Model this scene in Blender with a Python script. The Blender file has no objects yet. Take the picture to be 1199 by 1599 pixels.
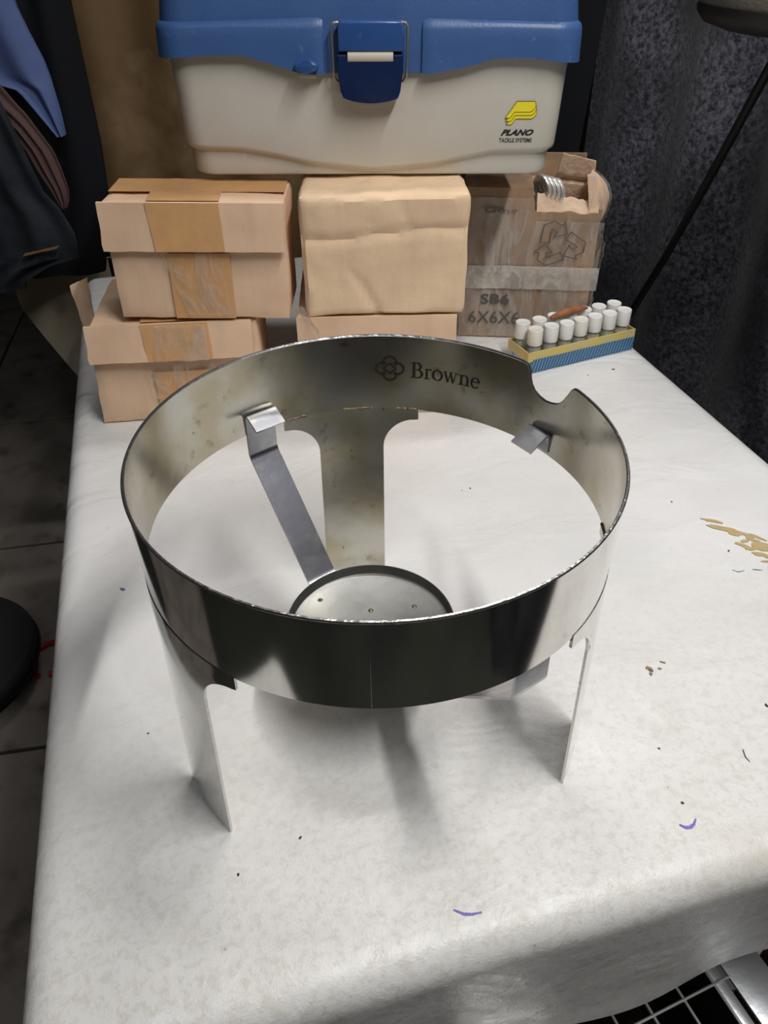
import bpy, bmesh, math, random
from math import sin, cos, pi, radians, degrees, atan2, hypot
from mathutils import Vector, Matrix, noise as mn

random.seed(7)
SC = bpy.context.scene
COL = SC.collection

# ------------------------------------------------------------------ camera
cam_d = bpy.data.cameras.new('camera')
cam = bpy.data.objects.new('camera', cam_d)
COL.objects.link(cam)
PITCH, ROLL, YAW = 0.66875, -0.0098, 0.0121
_cy, _sy, _cp, _sp, _cr, _sr = cos(YAW), sin(YAW), cos(PITCH), sin(PITCH), cos(ROLL), sin(ROLL)
_f = Vector((_cp*_sy, _cp*_cy, -_sp)); _r = Vector((_cy, -_sy, 0)); _u = Vector((_sp*_sy, _sp*_cy, _cp))
_right = _r*_cr + _u*_sr
_up = -_r*_sr + _u*_cr
M = Matrix((( _right.x, _up.x, -_f.x, 0.0), (_right.y, _up.y, -_f.y, -0.3547), (_right.z, _up.z, -_f.z, 0.4476), (0, 0, 0, 1)))
cam.matrix_world = M
cam_d.sensor_fit = 'VERTICAL'
cam_d.sensor_height = 36.0
cam_d.lens = 36.0*1203.0/1599.0
cam_d.clip_start = 0.02
SC.camera = cam

# ------------------------------------------------------------------ world, light, exposure
SC.view_settings.view_transform = 'Standard'
SC.view_settings.look = 'None'
SC.view_settings.gamma = 1.0
SC.view_settings.use_curve_mapping = False
SC.view_settings.exposure = 0.0
w = bpy.data.worlds.new('world'); SC.world = w; w.use_nodes = True
w.node_tree.nodes['Background'].inputs[0].default_value = (0.6, 0.65, 0.75, 1)
w.node_tree.nodes['Background'].inputs[1].default_value = 0.08

# name, position, long axis turned from x, tube length, width, power, colour
LAMPS = [
    ('right', (0.42, -0.27, 1.25), 92, 0.74, 0.045, 14.0, (1.0, 0.985, 0.96)),
    ('rear', (0.22, 0.66, 1.45), 12, 0.60, 0.05, 5.5, (1.0, 0.98, 0.96)),
]
FILL = [((0.0, -0.9, 1.5), (0.0, 0.5, 0.1), 1.2, 0.3, 4.0, (0.95, 0.98, 1.0))]

def area_light(name, pos, aim, sx, sy, power, color, roll=0, parent=None):
    d = bpy.data.lights.new(name, 'AREA'); d.shape = 'RECTANGLE'; d.size = sx; d.size_y = sy
    d.energy = power; d.color = color
    o = bpy.data.objects.new(name, d); COL.objects.link(o)
    q = (Vector(aim)-Vector(pos)).to_track_quat('-Z', 'Y')
    o.matrix_world = Matrix.Translation(pos) @ q.to_matrix().to_4x4() @ Matrix.Rotation(radians(roll), 4, 'Z')
    return o

# ------------------------------------------------------------------ materials
def mat(name, color, rough=0.5, metal=0.0, bump=None, var=None, trans=0.0, alpha=1.0, spec=0.5, coat=0.0, ior=1.45, sheen=0.0):
    """bump=(scale,strength,detail[,stretch]); var=(color2,scale,lo,hi[,stretch])"""
    m = bpy.data.materials.new(name); m.use_nodes = True
    nt = m.node_tree; N = nt.nodes; L = nt.links
    b = N['Principled BSDF']
    b.inputs['Base Color'].default_value = (*color, 1)
    b.inputs['Roughness'].default_value = rough
    b.inputs['Metallic'].default_value = metal
    b.inputs['Transmission Weight'].default_value = trans
    b.inputs['Alpha'].default_value = alpha
    b.inputs['Specular IOR Level'].default_value = spec
    b.inputs['Coat Weight'].default_value = coat
    b.inputs['IOR'].default_value = ior
    if sheen:
        b.inputs['Sheen Weight'].default_value = sheen
    tc = N.new('ShaderNodeTexCoord')
    def noise(scale, detail, stretch, rough_=0.55):
        mp = N.new('ShaderNodeMapping'); L.new(tc.outputs['Object'], mp.inputs[0])
        mp.inputs['Scale'].default_value = stretch
        n = N.new('ShaderNodeTexNoise'); n.inputs['Scale'].default_value = scale
        n.inputs['Detail'].default_value = detail; n.inputs['Roughness'].default_value = rough_
        L.new(mp.outputs[0], n.inputs[0]); return n
    if var:
        vs = var if isinstance(var, list) else [var]
        prev = None
        for v in vs:
            n = noise(v[1], 5, v[4] if len(v) > 4 else (1, 1, 1))
            r = N.new('ShaderNodeMapRange'); r.inputs[1].default_value = v[2]; r.inputs[2].default_value = v[3]
            L.new(n.outputs[0], r.inputs[0])
            mx = N.new('ShaderNodeMix'); mx.data_type = 'RGBA'
            L.new(r.outputs[0], mx.inputs[0])
            if prev: L.new(prev, mx.inputs[6])
            else: mx.inputs[6].default_value = (*color, 1)
            mx.inputs[7].default_value = (*v[0], 1)
            prev = mx.outputs[2]
        L.new(prev, b.inputs['Base Color'])
    if bump:
        bs = bump if isinstance(bump, list) else [bump]
        prevn = None
        for bb in bs:
            n = noise(bb[0], bb[2], bb[3] if len(bb) > 3 else (1, 1, 1))
            bp = N.new('ShaderNodeBump'); bp.inputs['Strength'].default_value = bb[1]
            bp.inputs['Distance'].default_value = 0.002
            L.new(n.outputs[0], bp.inputs['Height'])
            if prevn: L.new(prevn, bp.inputs['Normal'])
            prevn = bp.outputs[0]
        L.new(prevn, b.inputs['Normal'])
    return m

def nodes(m): return m.node_tree.nodes, m.node_tree.links, m.node_tree.nodes['Principled BSDF']

MAT = {}
MAT['steel'] = mat('polished_steel', (0.72, 0.71, 0.68), 0.09, 1.0, bump=(30, 0.02, 2), var=((0.60, 0.585, 0.55), 26, 0.45, 0.75))
MAT['steel_edge'] = mat('steel_edge', (0.62, 0.61, 0.58), 0.28, 1.0, bump=(240, 0.25, 2))
MAT['steel_inner'] = mat('stained_steel', (0.56, 0.54, 0.48), 0.22, 1.0, bump=(60, 0.05, 3),
    var=[((0.46, 0.42, 0.31), 22, 0.42, 0.62), ((0.30, 0.25, 0.16), 75, 0.62, 0.74), ((0.10, 0.075, 0.05), 130, 0.70, 0.76)])
MAT['steel_strap'] = mat('dull_steel', (0.40, 0.41, 0.44), 0.27, 1.0, bump=(90, 0.05, 3), var=((0.58, 0.56, 0.52), 60, 0.52, 0.72))
MAT['steel_dish'] = mat('scuffed_steel', (0.27, 0.27, 0.26), 0.40, 1.0, bump=(120, 0.06, 4), var=[((0.20, 0.20, 0.19), 35, 0.45, 0.7), ((0.12, 0.08, 0.045), 110, 0.68, 0.75)])
MAT['steel_clip'] = mat('matt_steel', (0.50, 0.51, 0.53), 0.5, 1.0, bump=(90, 0.1, 3), var=((0.30, 0.29, 0.28), 90, 0.5, 0.7))
MAT['weld'] = mat('weld_bead', (0.20, 0.165, 0.11), 0.5, 0.9, bump=(300, 0.8, 3), var=((0.13, 0.09, 0.05), 200, 0.5, 0.7))
MAT['ink_brown'] = mat('etched_brown', (0.018, 0.014, 0.010), 0.5)
MAT['cardboard'] = mat('cardboard', (0.80, 0.555, 0.375), 0.78, bump=[(35, 0.4, 4), (110, 0.10, 2, (1, 1, 0.05))],
    var=[((0.71, 0.475, 0.31), 14, 0.4, 0.7), ((0.62, 0.44, 0.31), 60, 0.55, 0.95, (1, 1, 0.08))])
MAT['cardboard_pale'] = mat('cardboard_pale', (0.86, 0.63, 0.41), 0.78, bump=[(30, 0.9, 5), (90, 0.15, 2, (1, 1, 0.05))],
    var=[((0.70, 0.50, 0.335), 12, 0.4, 0.7), ((0.72, 0.52, 0.35), 60, 0.55, 0.95, (1, 1, 0.08))])
MAT['cardboard_old'] = mat('cardboard_old', (0.40, 0.26, 0.155), 0.75, bump=[(40, 0.6, 5)],
    var=[((0.24, 0.16, 0.10), 18, 0.4, 0.65), ((0.44, 0.32, 0.22), 50, 0.55, 0.8, (1, 1, 0.3))])
MAT['torn_edge'] = mat('torn_cardboard', (0.70, 0.52, 0.37), 0.85, bump=(160, 0.8, 5), var=((0.55, 0.38, 0.25), 60, 0.4, 0.7))
MAT['tape'] = mat('brown_tape', (0.70, 0.385, 0.165), 0.28, bump=[(45, 0.35, 3), (9, 0.3, 1)], var=((0.60, 0.35, 0.17), 30, 0.4, 0.7))
def film(name, color, a0, a1, scale, stretch, rough, bump, lo=0.42, hi=0.62):
    """thin plastic: see-through where smooth, milky along its wrinkles"""
    m = mat(name, color, rough, bump=bump, spec=0.9)
    N = m.node_tree.nodes; L = m.node_tree.links; b = N['Principled BSDF']
    tc = N.new('ShaderNodeTexCoord'); mp = N.new('ShaderNodeMapping'); mp.inputs['Scale'].default_value = stretch
    L.new(tc.outputs['Object'], mp.inputs[0])
    n = N.new('ShaderNodeTexNoise'); n.inputs['Scale'].default_value = scale; n.inputs['Detail'].default_value = 6
    n.inputs['Distortion'].default_value = 1.2; n.inputs['Roughness'].default_value = 0.65
    L.new(mp.outputs[0], n.inputs[0])
    r = N.new('ShaderNodeMapRange'); r.inputs[1].default_value = lo; r.inputs[2].default_value = hi
    r.inputs[3].default_value = a0; r.inputs[4].default_value = a1
    L.new(n.outputs[0], r.inputs[0]); L.new(r.outputs[0], b.inputs['Alpha'])
    return m
MAT['clear_tape'] = film('clear_tape', (0.74, 0.62, 0.50), 0.02, 0.40, 26, (1, 1, 0.6), 0.14, [(70, 1.0, 3), (18, 1.0, 3)])
MAT['wrap'] = film('plastic_wrap', (0.66, 0.59, 0.52), 0.05, 0.36, 26, (1.3, 1, 0.35), 0.16, [(34, 1.2, 4, (1, 1, 0.4)), (110, 0.8, 3)])
MAT['wrap_dense'] = film('plastic_wrap_band', (0.72, 0.67, 0.60), 0.22, 0.62, 36, (1, 1, 0.6), 0.18, [(60, 1.2, 4, (1, 1, 0.4)), (20, 1.0, 3)])
MAT['print'] = mat('grey_print', (0.10, 0.095, 0.09), 0.7)
MAT['print_faded'] = mat('faded_print', (0.17, 0.15, 0.14), 0.7, var=((0.30, 0.23, 0.17), 140, 0.45, 0.7))
MAT['blue'] = mat('blue_plastic', (0.045, 0.105, 0.27), 0.40, bump=[(420, 0.10, 2), (12, 0.2, 2)], var=[((0.06, 0.13, 0.32), 8, 0.4, 0.7), ((0.13, 0.22, 0.42), 90, 0.66, 0.8)])
MAT['blue_dark'] = mat('navy_plastic', (0.008, 0.020, 0.075), 0.25, bump=(60, 0.08, 3), var=((0.02, 0.04, 0.12), 70, 0.62, 0.8))
MAT['blue_gloss'] = mat('glossy_blue_plastic', (0.030, 0.085, 0.26), 0.2, bump=(20, 0.2, 2), var=((0.12, 0.25, 0.55), 60, 0.62, 0.8))
MAT['beige'] = mat('beige_plastic', (0.60, 0.565, 0.50), 0.42, bump=[(10, 0.15, 2), (300, 0.04, 2)], var=[((0.54, 0.50, 0.42), 9, 0.4, 0.7), ((0.70, 0.67, 0.61), 60, 0.66, 0.8)])
MAT['beige_pin'] = mat('beige_pin', (0.62, 0.56, 0.45), 0.35)
MAT['wire_old'] = mat('old_wire', (0.34, 0.30, 0.25), 0.4, 0.8)
MAT['yellow'] = mat('yellow_ink', (0.90, 0.76, 0.03), 0.45)
MAT['olive'] = mat('olive_ink', (0.16, 0.13, 0.01), 0.5)
MAT['black_ink'] = mat('black_ink', (0.02, 0.02, 0.025), 0.5)
MAT['cap'] = mat('white_cap', (0.84, 0.83, 0.80), 0.35)
MAT['cap_cream'] = mat('cream_cap', (0.82, 0.79, 0.71), 0.38)
MAT['tray_yellow'] = mat('yellow_card', (0.66, 0.52, 0.16), 0.5, bump=(120, 0.3, 3), var=[((0.60, 0.50, 0.28), 60, 0.45, 0.65), ((0.34, 0.24, 0.08), 190, 0.66, 0.76)])
MAT['cork'] = mat('rusty_cork', (0.36, 0.14, 0.055), 0.7, bump=(220, 0.8, 4), var=((0.22, 0.08, 0.04), 70, 0.4, 0.7))
MAT['oil'] = mat('yellow_oil', (0.85, 0.68, 0.05), 0.08, alpha=0.8)
MAT['oil_pale'] = mat('pale_oil', (0.72, 0.64, 0.32), 0.08, alpha=0.5)
MAT['black_cloth'] = mat('black_cloth', (0.010, 0.011, 0.014), 0.85, bump=(30, 0.3, 4), spec=0.2)
MAT['brown_cloth'] = mat('brown_cloth', (0.20, 0.125, 0.055), 0.7, bump=[(12, 0.8, 4), (300, 0.1, 2)], var=[((0.13, 0.075, 0.03), 5, 0.35, 0.65), ((0.26, 0.17, 0.085), 9, 0.5, 0.75)])
MAT['denim'] = mat('dark_denim', (0.020, 0.024, 0.034), 0.85, bump=(140, 0.4, 3), var=((0.010, 0.012, 0.018), 18, 0.4, 0.65))
MAT['stitch'] = mat('orange_thread', (0.22, 0.12, 0.045), 0.8)
MAT['blue_cloth'] = mat('blue_cloth', (0.10, 0.145, 0.32), 0.8, bump=(24, 0.5, 3), var=((0.08, 0.12, 0.30), 10, 0.4, 0.7))
MAT['maroon_cloth'] = mat('maroon_cloth', (0.10, 0.055, 0.05), 0.8, bump=(40, 0.4, 3))
MAT['beige_cloth'] = mat('beige_cloth', (0.46, 0.40, 0.29), 0.85, bump=(12, 0.4, 3))
MAT['stool'] = mat('black_vinyl', (0.030, 0.031, 0.032), 0.42, bump=(260, 0.15, 2))
MAT['stool_leg'] = mat('black_metal', (0.02, 0.02, 0.02), 0.4, 0.5)
MAT['red'] = mat('red_plastic', (0.45, 0.02, 0.02), 0.4)
MAT['grout'] = mat('grout', (0.045, 0.04, 0.035), 0.9)
MAT['tile'] = mat('floor_tile', (0.27, 0.235, 0.205), 0.55, bump=(40, 0.25, 4), var=[((0.37, 0.33, 0.29), 4, 0.4, 0.7), ((0.14, 0.12, 0.105), 13, 0.52, 0.72)])
MAT['wall'] = mat('wall_paint', (0.16, 0.155, 0.14), 0.8, bump=(30, 0.1, 3))
MAT['ceiling'] = mat('ceiling_paint', (0.32, 0.31, 0.29), 0.9)
MAT['wood'] = mat('wood', (0.22, 0.13, 0.07), 0.6, var=((0.14, 0.08, 0.04), 9, 0.4, 0.7, (1, 8, 1)))
MAT['chrome'] = mat('chrome_wire', (0.90, 0.89, 0.86), 0.28, 0.7)
MAT['sheet'] = mat('stainless_sheet', (0.80, 0.82, 0.85), 0.38, 0.75, bump=(70, 0.2, 4), var=((0.75, 0.76, 0.78), 60, 0.5, 0.7))
MAT['sheet_dark'] = mat('stainless_dark', (0.22, 0.22, 0.21), 0.12, 1.0, bump=(8, 0.6, 3, (6, 1, 1)))
MAT['grey_cloth'] = mat('grey_cloth', (0.135, 0.12, 0.10), 0.85, bump=(300, 0.3, 2))
MAT['rubber'] = mat('black_rubber', (0.012, 0.012, 0.012), 0.5)
MAT['added_mat_rubber'] = mat('added_mat_rubber', (0.030, 0.031, 0.028), 0.7, bump=(60, 0.4, 3), var=((0.05, 0.052, 0.04), 3, 0.4, 0.6))  # for the unseen mat added to darken the steel band's reflection
MAT['purple'] = mat('purple_ink', (0.19, 0.14, 0.50), 0.5)
MAT['gold'] = mat('worn_gold', (0.52, 0.38, 0.15), 0.4, bump=(200, 0.4, 3), var=((0.50, 0.40, 0.24), 120, 0.4, 0.65))
MAT['stain'] = mat('brown_stain', (0.30, 0.21, 0.10), 0.6, var=((0.12, 0.09, 0.06), 300, 0.45, 0.6))
MAT['speck'] = mat('dark_speck', (0.035, 0.03, 0.028), 0.7)
MAT['white_enamel'] = mat('white_enamel', (0.7, 0.7, 0.7), 0.4)

# striped blue card
m = mat('striped_blue_card', (0.045, 0.15, 0.32), 0.5); MAT['tray_blue'] = m
N, L, b = nodes(m)
tc = N.new('ShaderNodeTexCoord'); mp = N.new('ShaderNodeMapping'); mp.inputs['Rotation'].default_value = (0, radians(-14), 0)
wv = N.new('ShaderNodeTexWave'); wv.inputs['Scale'].default_value = 75; wv.inputs['Distortion'].default_value = 1.2; wv.inputs['Detail'].default_value = 2
cr = N.new('ShaderNodeValToRGB'); cr.color_ramp.elements[0].color = (0.035, 0.11, 0.25, 1); cr.color_ramp.elements[1].color = (0.17, 0.34, 0.47, 1)
cr.color_ramp.elements[0].position = 0.45; cr.color_ramp.elements[1].position = 0.95
L.new(tc.outputs['Object'], mp.inputs[0]); L.new(mp.outputs[0], wv.inputs[0]); L.new(wv.outputs[1], cr.inputs[0]); L.new(cr.outputs[0], b.inputs[0])

# thin clear glass
MAT['glass'] = mat('vial_glass', (0.92, 0.92, 0.84), 0.06, alpha=0.20, spec=1.0)
# black velvet with pale lint
m = mat('black_velvet', (0.010, 0.010, 0.014), 0.9, spec=0.15, sheen=0.25); MAT['velvet'] = m
N, L, b = nodes(m)
tc = N.new('ShaderNodeTexCoord')
n1 = N.new('ShaderNodeTexNoise'); n1.inputs['Scale'].default_value = 5.0; n1.inputs['Detail'].default_value = 4
n2 = N.new('ShaderNodeTexNoise'); n2.inputs['Scale'].default_value = 120; n2.inputs['Detail'].default_value = 6; n2.inputs['Roughness'].default_value = 0.75
L.new(tc.outputs['Object'], n1.inputs[0]); L.new(tc.outputs['Object'], n2.inputs[0])
r1 = N.new('ShaderNodeMapRange'); r1.inputs[1].default_value = 0.34; r1.inputs[2].default_value = 0.60; L.new(n1.outputs[0], r1.inputs[0])
r2 = N.new('ShaderNodeMapRange'); r2.inputs[1].default_value = 0.40; r2.inputs[2].default_value = 0.78; L.new(n2.outputs[0], r2.inputs[0])
mu = N.new('ShaderNodeMath'); mu.operation = 'MULTIPLY'; L.new(r1.outputs[0], mu.inputs[0]); L.new(r2.outputs[0], mu.inputs[1])
mx = N.new('ShaderNodeMix'); mx.data_type = 'RGBA'; L.new(mu.outputs[0], mx.inputs[0])
mx.inputs[6].default_value = (0.013, 0.013, 0.018, 1); mx.inputs[7].default_value = (0.30, 0.30, 0.38, 1)
L.new(mx.outputs[2], b.inputs[0])
bp = N.new('ShaderNodeBump'); bp.inputs['Strength'].default_value = 0.6; bp.inputs['Distance'].default_value = 0.004
L.new(n2.outputs[0], bp.inputs['Height']); L.new(bp.outputs[0], b.inputs['Normal'])

# white vinyl tablecloth: wear, fine creases near the front
m = mat('white_vinyl', (0.80, 0.79, 0.765), 0.3, spec=0.5); MAT['vinyl'] = m
N, L, b = nodes(m)
tc = N.new('ShaderNodeTexCoord')
def nz(scale, detail, rough=0.55, dist=0.0, st=(1, 1, 1)):
    mp = N.new('ShaderNodeMapping'); mp.inputs['Scale'].default_value = st; L.new(tc.outputs['Object'], mp.inputs[0])
    n = N.new('ShaderNodeTexNoise'); n.inputs['Scale'].default_value = scale; n.inputs['Detail'].default_value = detail
    n.inputs['Roughness'].default_value = rough; n.inputs['Distortion'].default_value = dist
    L.new(mp.outputs[0], n.inputs[0]); return n
def rng(src, a, c, lo=0.0, hi=1.0):
    r = N.new('ShaderNodeMapRange'); r.inputs[1].default_value = a; r.inputs[2].default_value = c
    r.inputs[3].default_value = lo; r.inputs[4].default_value = hi; L.new(src, r.inputs[0]); return r.outputs[0]
def mixc(fac, a, c):
    x = N.new('ShaderNodeMix'); x.data_type = 'RGBA'; L.new(fac, x.inputs[0])
    if isinstance(a, tuple): x.inputs[6].default_value = (*a, 1)
    else: L.new(a, x.inputs[6])
    x.inputs[7].default_value = (*c, 1); return x.outputs[2]
def mul(a, c):
    x = N.new('ShaderNodeMath'); x.operation = 'MULTIPLY'; L.new(a, x.inputs[0])
    if isinstance(c, (int, float)): x.inputs[1].default_value = c
    else: L.new(c, x.inputs[1])
    return x.outputs[0]
sep = N.new('ShaderNodeSeparateXYZ'); L.new(tc.outputs['Object'], sep.inputs[0])
near = rng(sep.outputs[1], 0.28, 0.02)            # 1 near the front edge of the table, where wear grows and dimmer light is painted in
c0 = mixc(rng(nz(5, 5).outputs[0], 0.4, 0.68), (0.80, 0.79, 0.78), (0.72, 0.715, 0.70))
wear = nz(150, 7, 0.75, 0.35)
c0 = mixc(mul(near, 0.75), c0, (0.69, 0.675, 0.65))  # base tone darkened toward the front, standing in for weaker lamplight
c1 = mixc(mul(mul(rng(wear.outputs[0], 0.48, 0.60), near), 0.5), c0, (0.53, 0.50, 0.43))
c2 = mixc(mul(rng(nz(13, 4, 0.6, 0.6).outputs[0], 0.54, 0.72), mul(near, 0.5)), c1, (0.60, 0.57, 0.50))
c3 = mixc(rng(nz(150, 2, 0.5, 0.0, (1, 1, 1)).outputs[0], 0.765, 0.79, 0, 0.8), c2, (0.30, 0.25, 0.19))
L.new(c3, b.inputs[0])
L.new(rng(nz(30, 4).outputs[0], 0.35, 0.7, 0.20, 0.36), b.inputs['Roughness'])
vor = N.new('ShaderNodeTexVoronoi'); vor.feature = 'DISTANCE_TO_EDGE'; vor.inputs['Scale'].default_value = 150
wn = nz(60, 3)
vm = N.new('ShaderNodeMix'); vm.data_type = 'VECTOR'; vm.inputs[0].default_value = 0.06
L.new(tc.outputs['Object'], vm.inputs[4]); L.new(wn.outputs[1], vm.inputs[5]); L.new(vm.outputs[1], vor.inputs[0])
b1 = N.new('ShaderNodeBump'); b1.inputs['Distance'].default_value = 0.004; b1.inputs['Strength'].default_value = 0.95
L.new(nz(11, 3, 0.5, 0.8, (1, 1.6, 1)).outputs[0], b1.inputs['Height'])
b2 = N.new('ShaderNodeBump'); b2.inputs['Distance'].default_value = 0.0006
L.new(rng(near, 0, 1, 0.12, 0.6), b2.inputs['Strength'])
L.new(wear.outputs[0], b2.inputs['Height']); L.new(b1.outputs[0], b2.inputs['Normal'])
b3 = N.new('ShaderNodeBump'); b3.inputs['Distance'].default_value = 0.0005
L.new(rng(near, 0, 1, 0.0, 0.35), b3.inputs['Strength'])
L.new(vor.outputs[0], b3.inputs['Height']); L.new(b2.outputs[0], b3.inputs['Normal'])
L.new(b3.outputs[0], b.inputs['Normal'])

# ------------------------------------------------------------------ helpers
def finish(name, me, m, parent=None, smooth=True, mats=None):
    me.name = name
    if mats:
        for x in mats: me.materials.append(MAT[x])
    elif m: me.materials.append(MAT[m])
    if smooth:
        for p in me.polygons: p.use_smooth = True
        try: me.set_sharp_from_angle(angle=radians(38))
        except Exception: pass
    o = bpy.data.objects.new(name, me); COL.objects.link(o)
    if parent: o.parent = parent
    return o
def from_bm(name, bm, m, parent=None, smooth=True, mats=None):
    bmesh.ops.recalc_face_normals(bm, faces=bm.faces)
    me = bpy.data.meshes.new(name); bm.to_mesh(me); bm.free()
    return finish(name, me, m, parent, smooth, mats)
def from_py(name, vs, fs, m, parent=None, smooth=True, recalc=True):
    bm = bmesh.new()
    bv = [bm.verts.new(v) for v in vs]
    for f in fs:
        try: bm.faces.new([bv[i] for i in f])
        except ValueError: pass
    if recalc: bmesh.ops.recalc_face_normals(bm, faces=bm.faces)
    me = bpy.data.meshes.new(name); bm.to_mesh(me); bm.free()
    return finish(name, me, m, parent, smooth)
def empty(name, loc=(0, 0, 0), rotz=0, rot=None):
    o = bpy.data.objects.new(name, None); COL.objects.link(o)
    o.location = loc; o.rotation_euler = rot if rot else (0, 0, rotz); o.empty_display_size = 0.02
    return o
def tag(o, label=None, cat=None, group=None, kind=None):
    if label: o['label'] = label
    if cat: o['category'] = cat
    if group: o['group'] = group
    if kind: o['kind'] = kind
    return o
def grid(f, nu, nv, closed_u=False):
    """f(i,j)->point; returns verts, faces"""
    vs = [f(i, j) for j in range(nv) for i in range(nu)]
    fs = []
    for j in range(nv-1):
        for i in range(nu if closed_u else nu-1):
            a = j*nu+i; c = j*nu+(i+1) % nu
            fs.append((a, c, c+nu, a+nu))
    return vs, fs
def shell(f, nu, nv, off):
    """thick sheet: f(i,j)->point, off(i,j)->offset vector for the back side"""
    a, fa = grid(f, nu, nv)
    bb = [Vector(a[j*nu+i]) + Vector(off(i, j)) for j in range(nv) for i in range(nu)]
    n = len(a); fs = list(fa) + [tuple(reversed([k+n for k in q])) for q in fa]
    for i in range(nu-1):
        fs.append((i, i+n, i+1+n, i+1)); t = (nv-1)*nu
        fs.append((t+i, t+i+1, t+i+1+n, t+i+n))
    for j in range(nv-1):
        fs.append((j*nu, (j+1)*nu, (j+1)*nu+n, j*nu+n)); t = nu-1
        fs.append((j*nu+t, j*nu+t+n, (j+1)*nu+t+n, (j+1)*nu+t))
    return list(a)+bb, fs
def box_bm(bm, c, s, rz=0, bev=0.0, seg=2):
    r = bmesh.ops.create_cube(bm, size=1.0)
    vs = r['verts']
    bmesh.ops.scale(bm, vec=s, verts=vs)
    if bev > 0:
        es = list({e for v in vs for e in v.link_edges})
        r2 = bmesh.ops.bevel(bm, geom=es, offset=bev, segments=seg, affect='EDGES', profile=0.5)
        vs = list({v for f in r2['faces'] for v in f.verts} | {v for v in vs if v.is_valid})
    if rz: bmesh.ops.rotate(bm, cent=(0, 0, 0), matrix=Matrix.Rotation(rz, 3, 'Z'), verts=vs)
    bmesh.ops.translate(bm, vec=c, verts=vs)
    return vs
def box(name, c, s, m, parent=None, rz=0, bev=0.001, seg=2):
    bm = bmesh.new(); box_bm(bm, c, s, rz, bev, seg); return from_bm(name, bm, m, parent)
def tube_vf(pts, r, n=10, caps=True):
    pts = [Vector(p) for p in pts]; vs = []; fs = []
    rr = r if isinstance(r, (list, tuple)) else [r]*len(pts)
    up = None
    for k, p in enumerate(pts):
        t = (pts[min(k+1, len(pts)-1)]-pts[max(k-1, 0)]).normalized()
        if up is None:
            up = Vector((0, 0, 1)) if abs(t.z) < .9 else Vector((1, 0, 0))
        x = t.cross(up).normalized(); up = x.cross(t).normalized()
        for i in range(n):
            a = 2*pi*i/n; vs.append(p+(x*cos(a)+up*sin(a))*rr[k])
    for k in range(len(pts)-1):
        for i in range(n):
            a = k*n+i; c = k*n+(i+1) % n; fs.append((a, c, c+n, a+n))
    if caps:
        fs.append(tuple(range(n))); fs.append(tuple(range((len(pts)-1)*n, len(pts)*n)))
    return vs, fs
def tube(name, pts, r, m, parent=None, n=10):
    vs, fs = tube_vf(pts, r, n); return from_py(name, vs, fs, m, parent)
def lathe(name, prof, m, parent=None, n=32, c=(0, 0), closed=False):
    """prof: list of (r,z)"""
    vs = []; fs = []
    for r, z in prof:
        for i in range(n):
            a = 2*pi*i/n; vs.append((c[0]+max(r, 1e-5)*cos(a), c[1]+max(r, 1e-5)*sin(a), z))
    k = len(prof)
    for j in range(k-1 if not closed else k):
        for i in range(n):
            a = j*n+i; b2 = j*n+(i+1) % n; j2 = (j+1) % k
            fs.append((a, b2, j2*n+(i+1) % n, j2*n+i))
    if not closed:
        fs.append(tuple(range(n))); fs.append(tuple(range((k-1)*n, k*n)))
    return from_py(name, vs, fs, m, parent)
def lerp(a, b2, t): return a+(b2-a)*t
def interp(x, tab):
    if x <= tab[0][0]: return tab[0][1]
    for (x0, y0), (x1, y1) in zip(tab, tab[1:]):
        if x <= x1: return lerp(y0, y1, (x-x0)/(x1-x0))
    return tab[-1][1]
def smooth(t):
    t = min(1, max(0, t)); return t*t*(3-2*t)
def rough_box(name, w, d, h, m, parent=None, amp=0.0012, seg=0.009, rnd=0.0025, seed=0, extra=None, off=(0, 0, 0)):
    """cardboard body: origin at front-bottom centre; front face on y=0; dented"""
    bm = bmesh.new()
    nx, ny, nz_ = max(2, int(w/seg)), max(2, int(d/seg)), max(2, int(h/seg))
    def face(fu, nu, nv):
        vs, fs = grid(fu, nu+1, nv+1); b3 = [bm.verts.new(v) for v in vs]
        for q in fs: bm.faces.new([b3[k] for k in q])
    face(lambda i, j: (w*(i/nx-.5), 0, h*j/nz_), nx, nz_)
    face(lambda i, j: (w*(i/nx-.5), d, h*j/nz_), nx, nz_)
    face(lambda i, j: (-w/2, d*i/ny, h*j/nz_), ny, nz_)
    face(lambda i, j: (w/2, d*i/ny, h*j/nz_), ny, nz_)
    face(lambda i, j: (w*(i/nx-.5), d*j/ny, 0), nx, ny)
    face(lambda i, j: (w*(i/nx-.5), d*j/ny, h), nx, ny)
    bmesh.ops.remove_doubles(bm, verts=bm.verts, dist=1e-5)
    cc = Vector((0, d/2, h/2))
    for v in bm.verts:
        p = v.co.copy()
        n = sum(1 for k, (a, hf) in enumerate(((p.x, w/2), (p.y-d/2, d/2), (p.z-h/2, h/2))) if abs(abs(a)-hf) < 1e-5)
        dv = mn.noise_vector(Vector((p.x, p.y, p.z))*16+Vector((seed*3.1, seed, 0)))
        dv2 = mn.noise_vector(Vector((p.x, p.y, p.z))*60+Vector((seed*3.1, seed, 5)))
        q = p + dv*amp*1.6 + dv2*amp*0.5
        if n >= 2:
            q += (cc-p).normalized()*rnd
        if extra: q = extra(p, q)
        q.z = max(q.z, 0.0002) if p.z < 1e-6 else q.z
        v.co = q+Vector(off)
    return from_bm(name, bm, m, parent)
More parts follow.
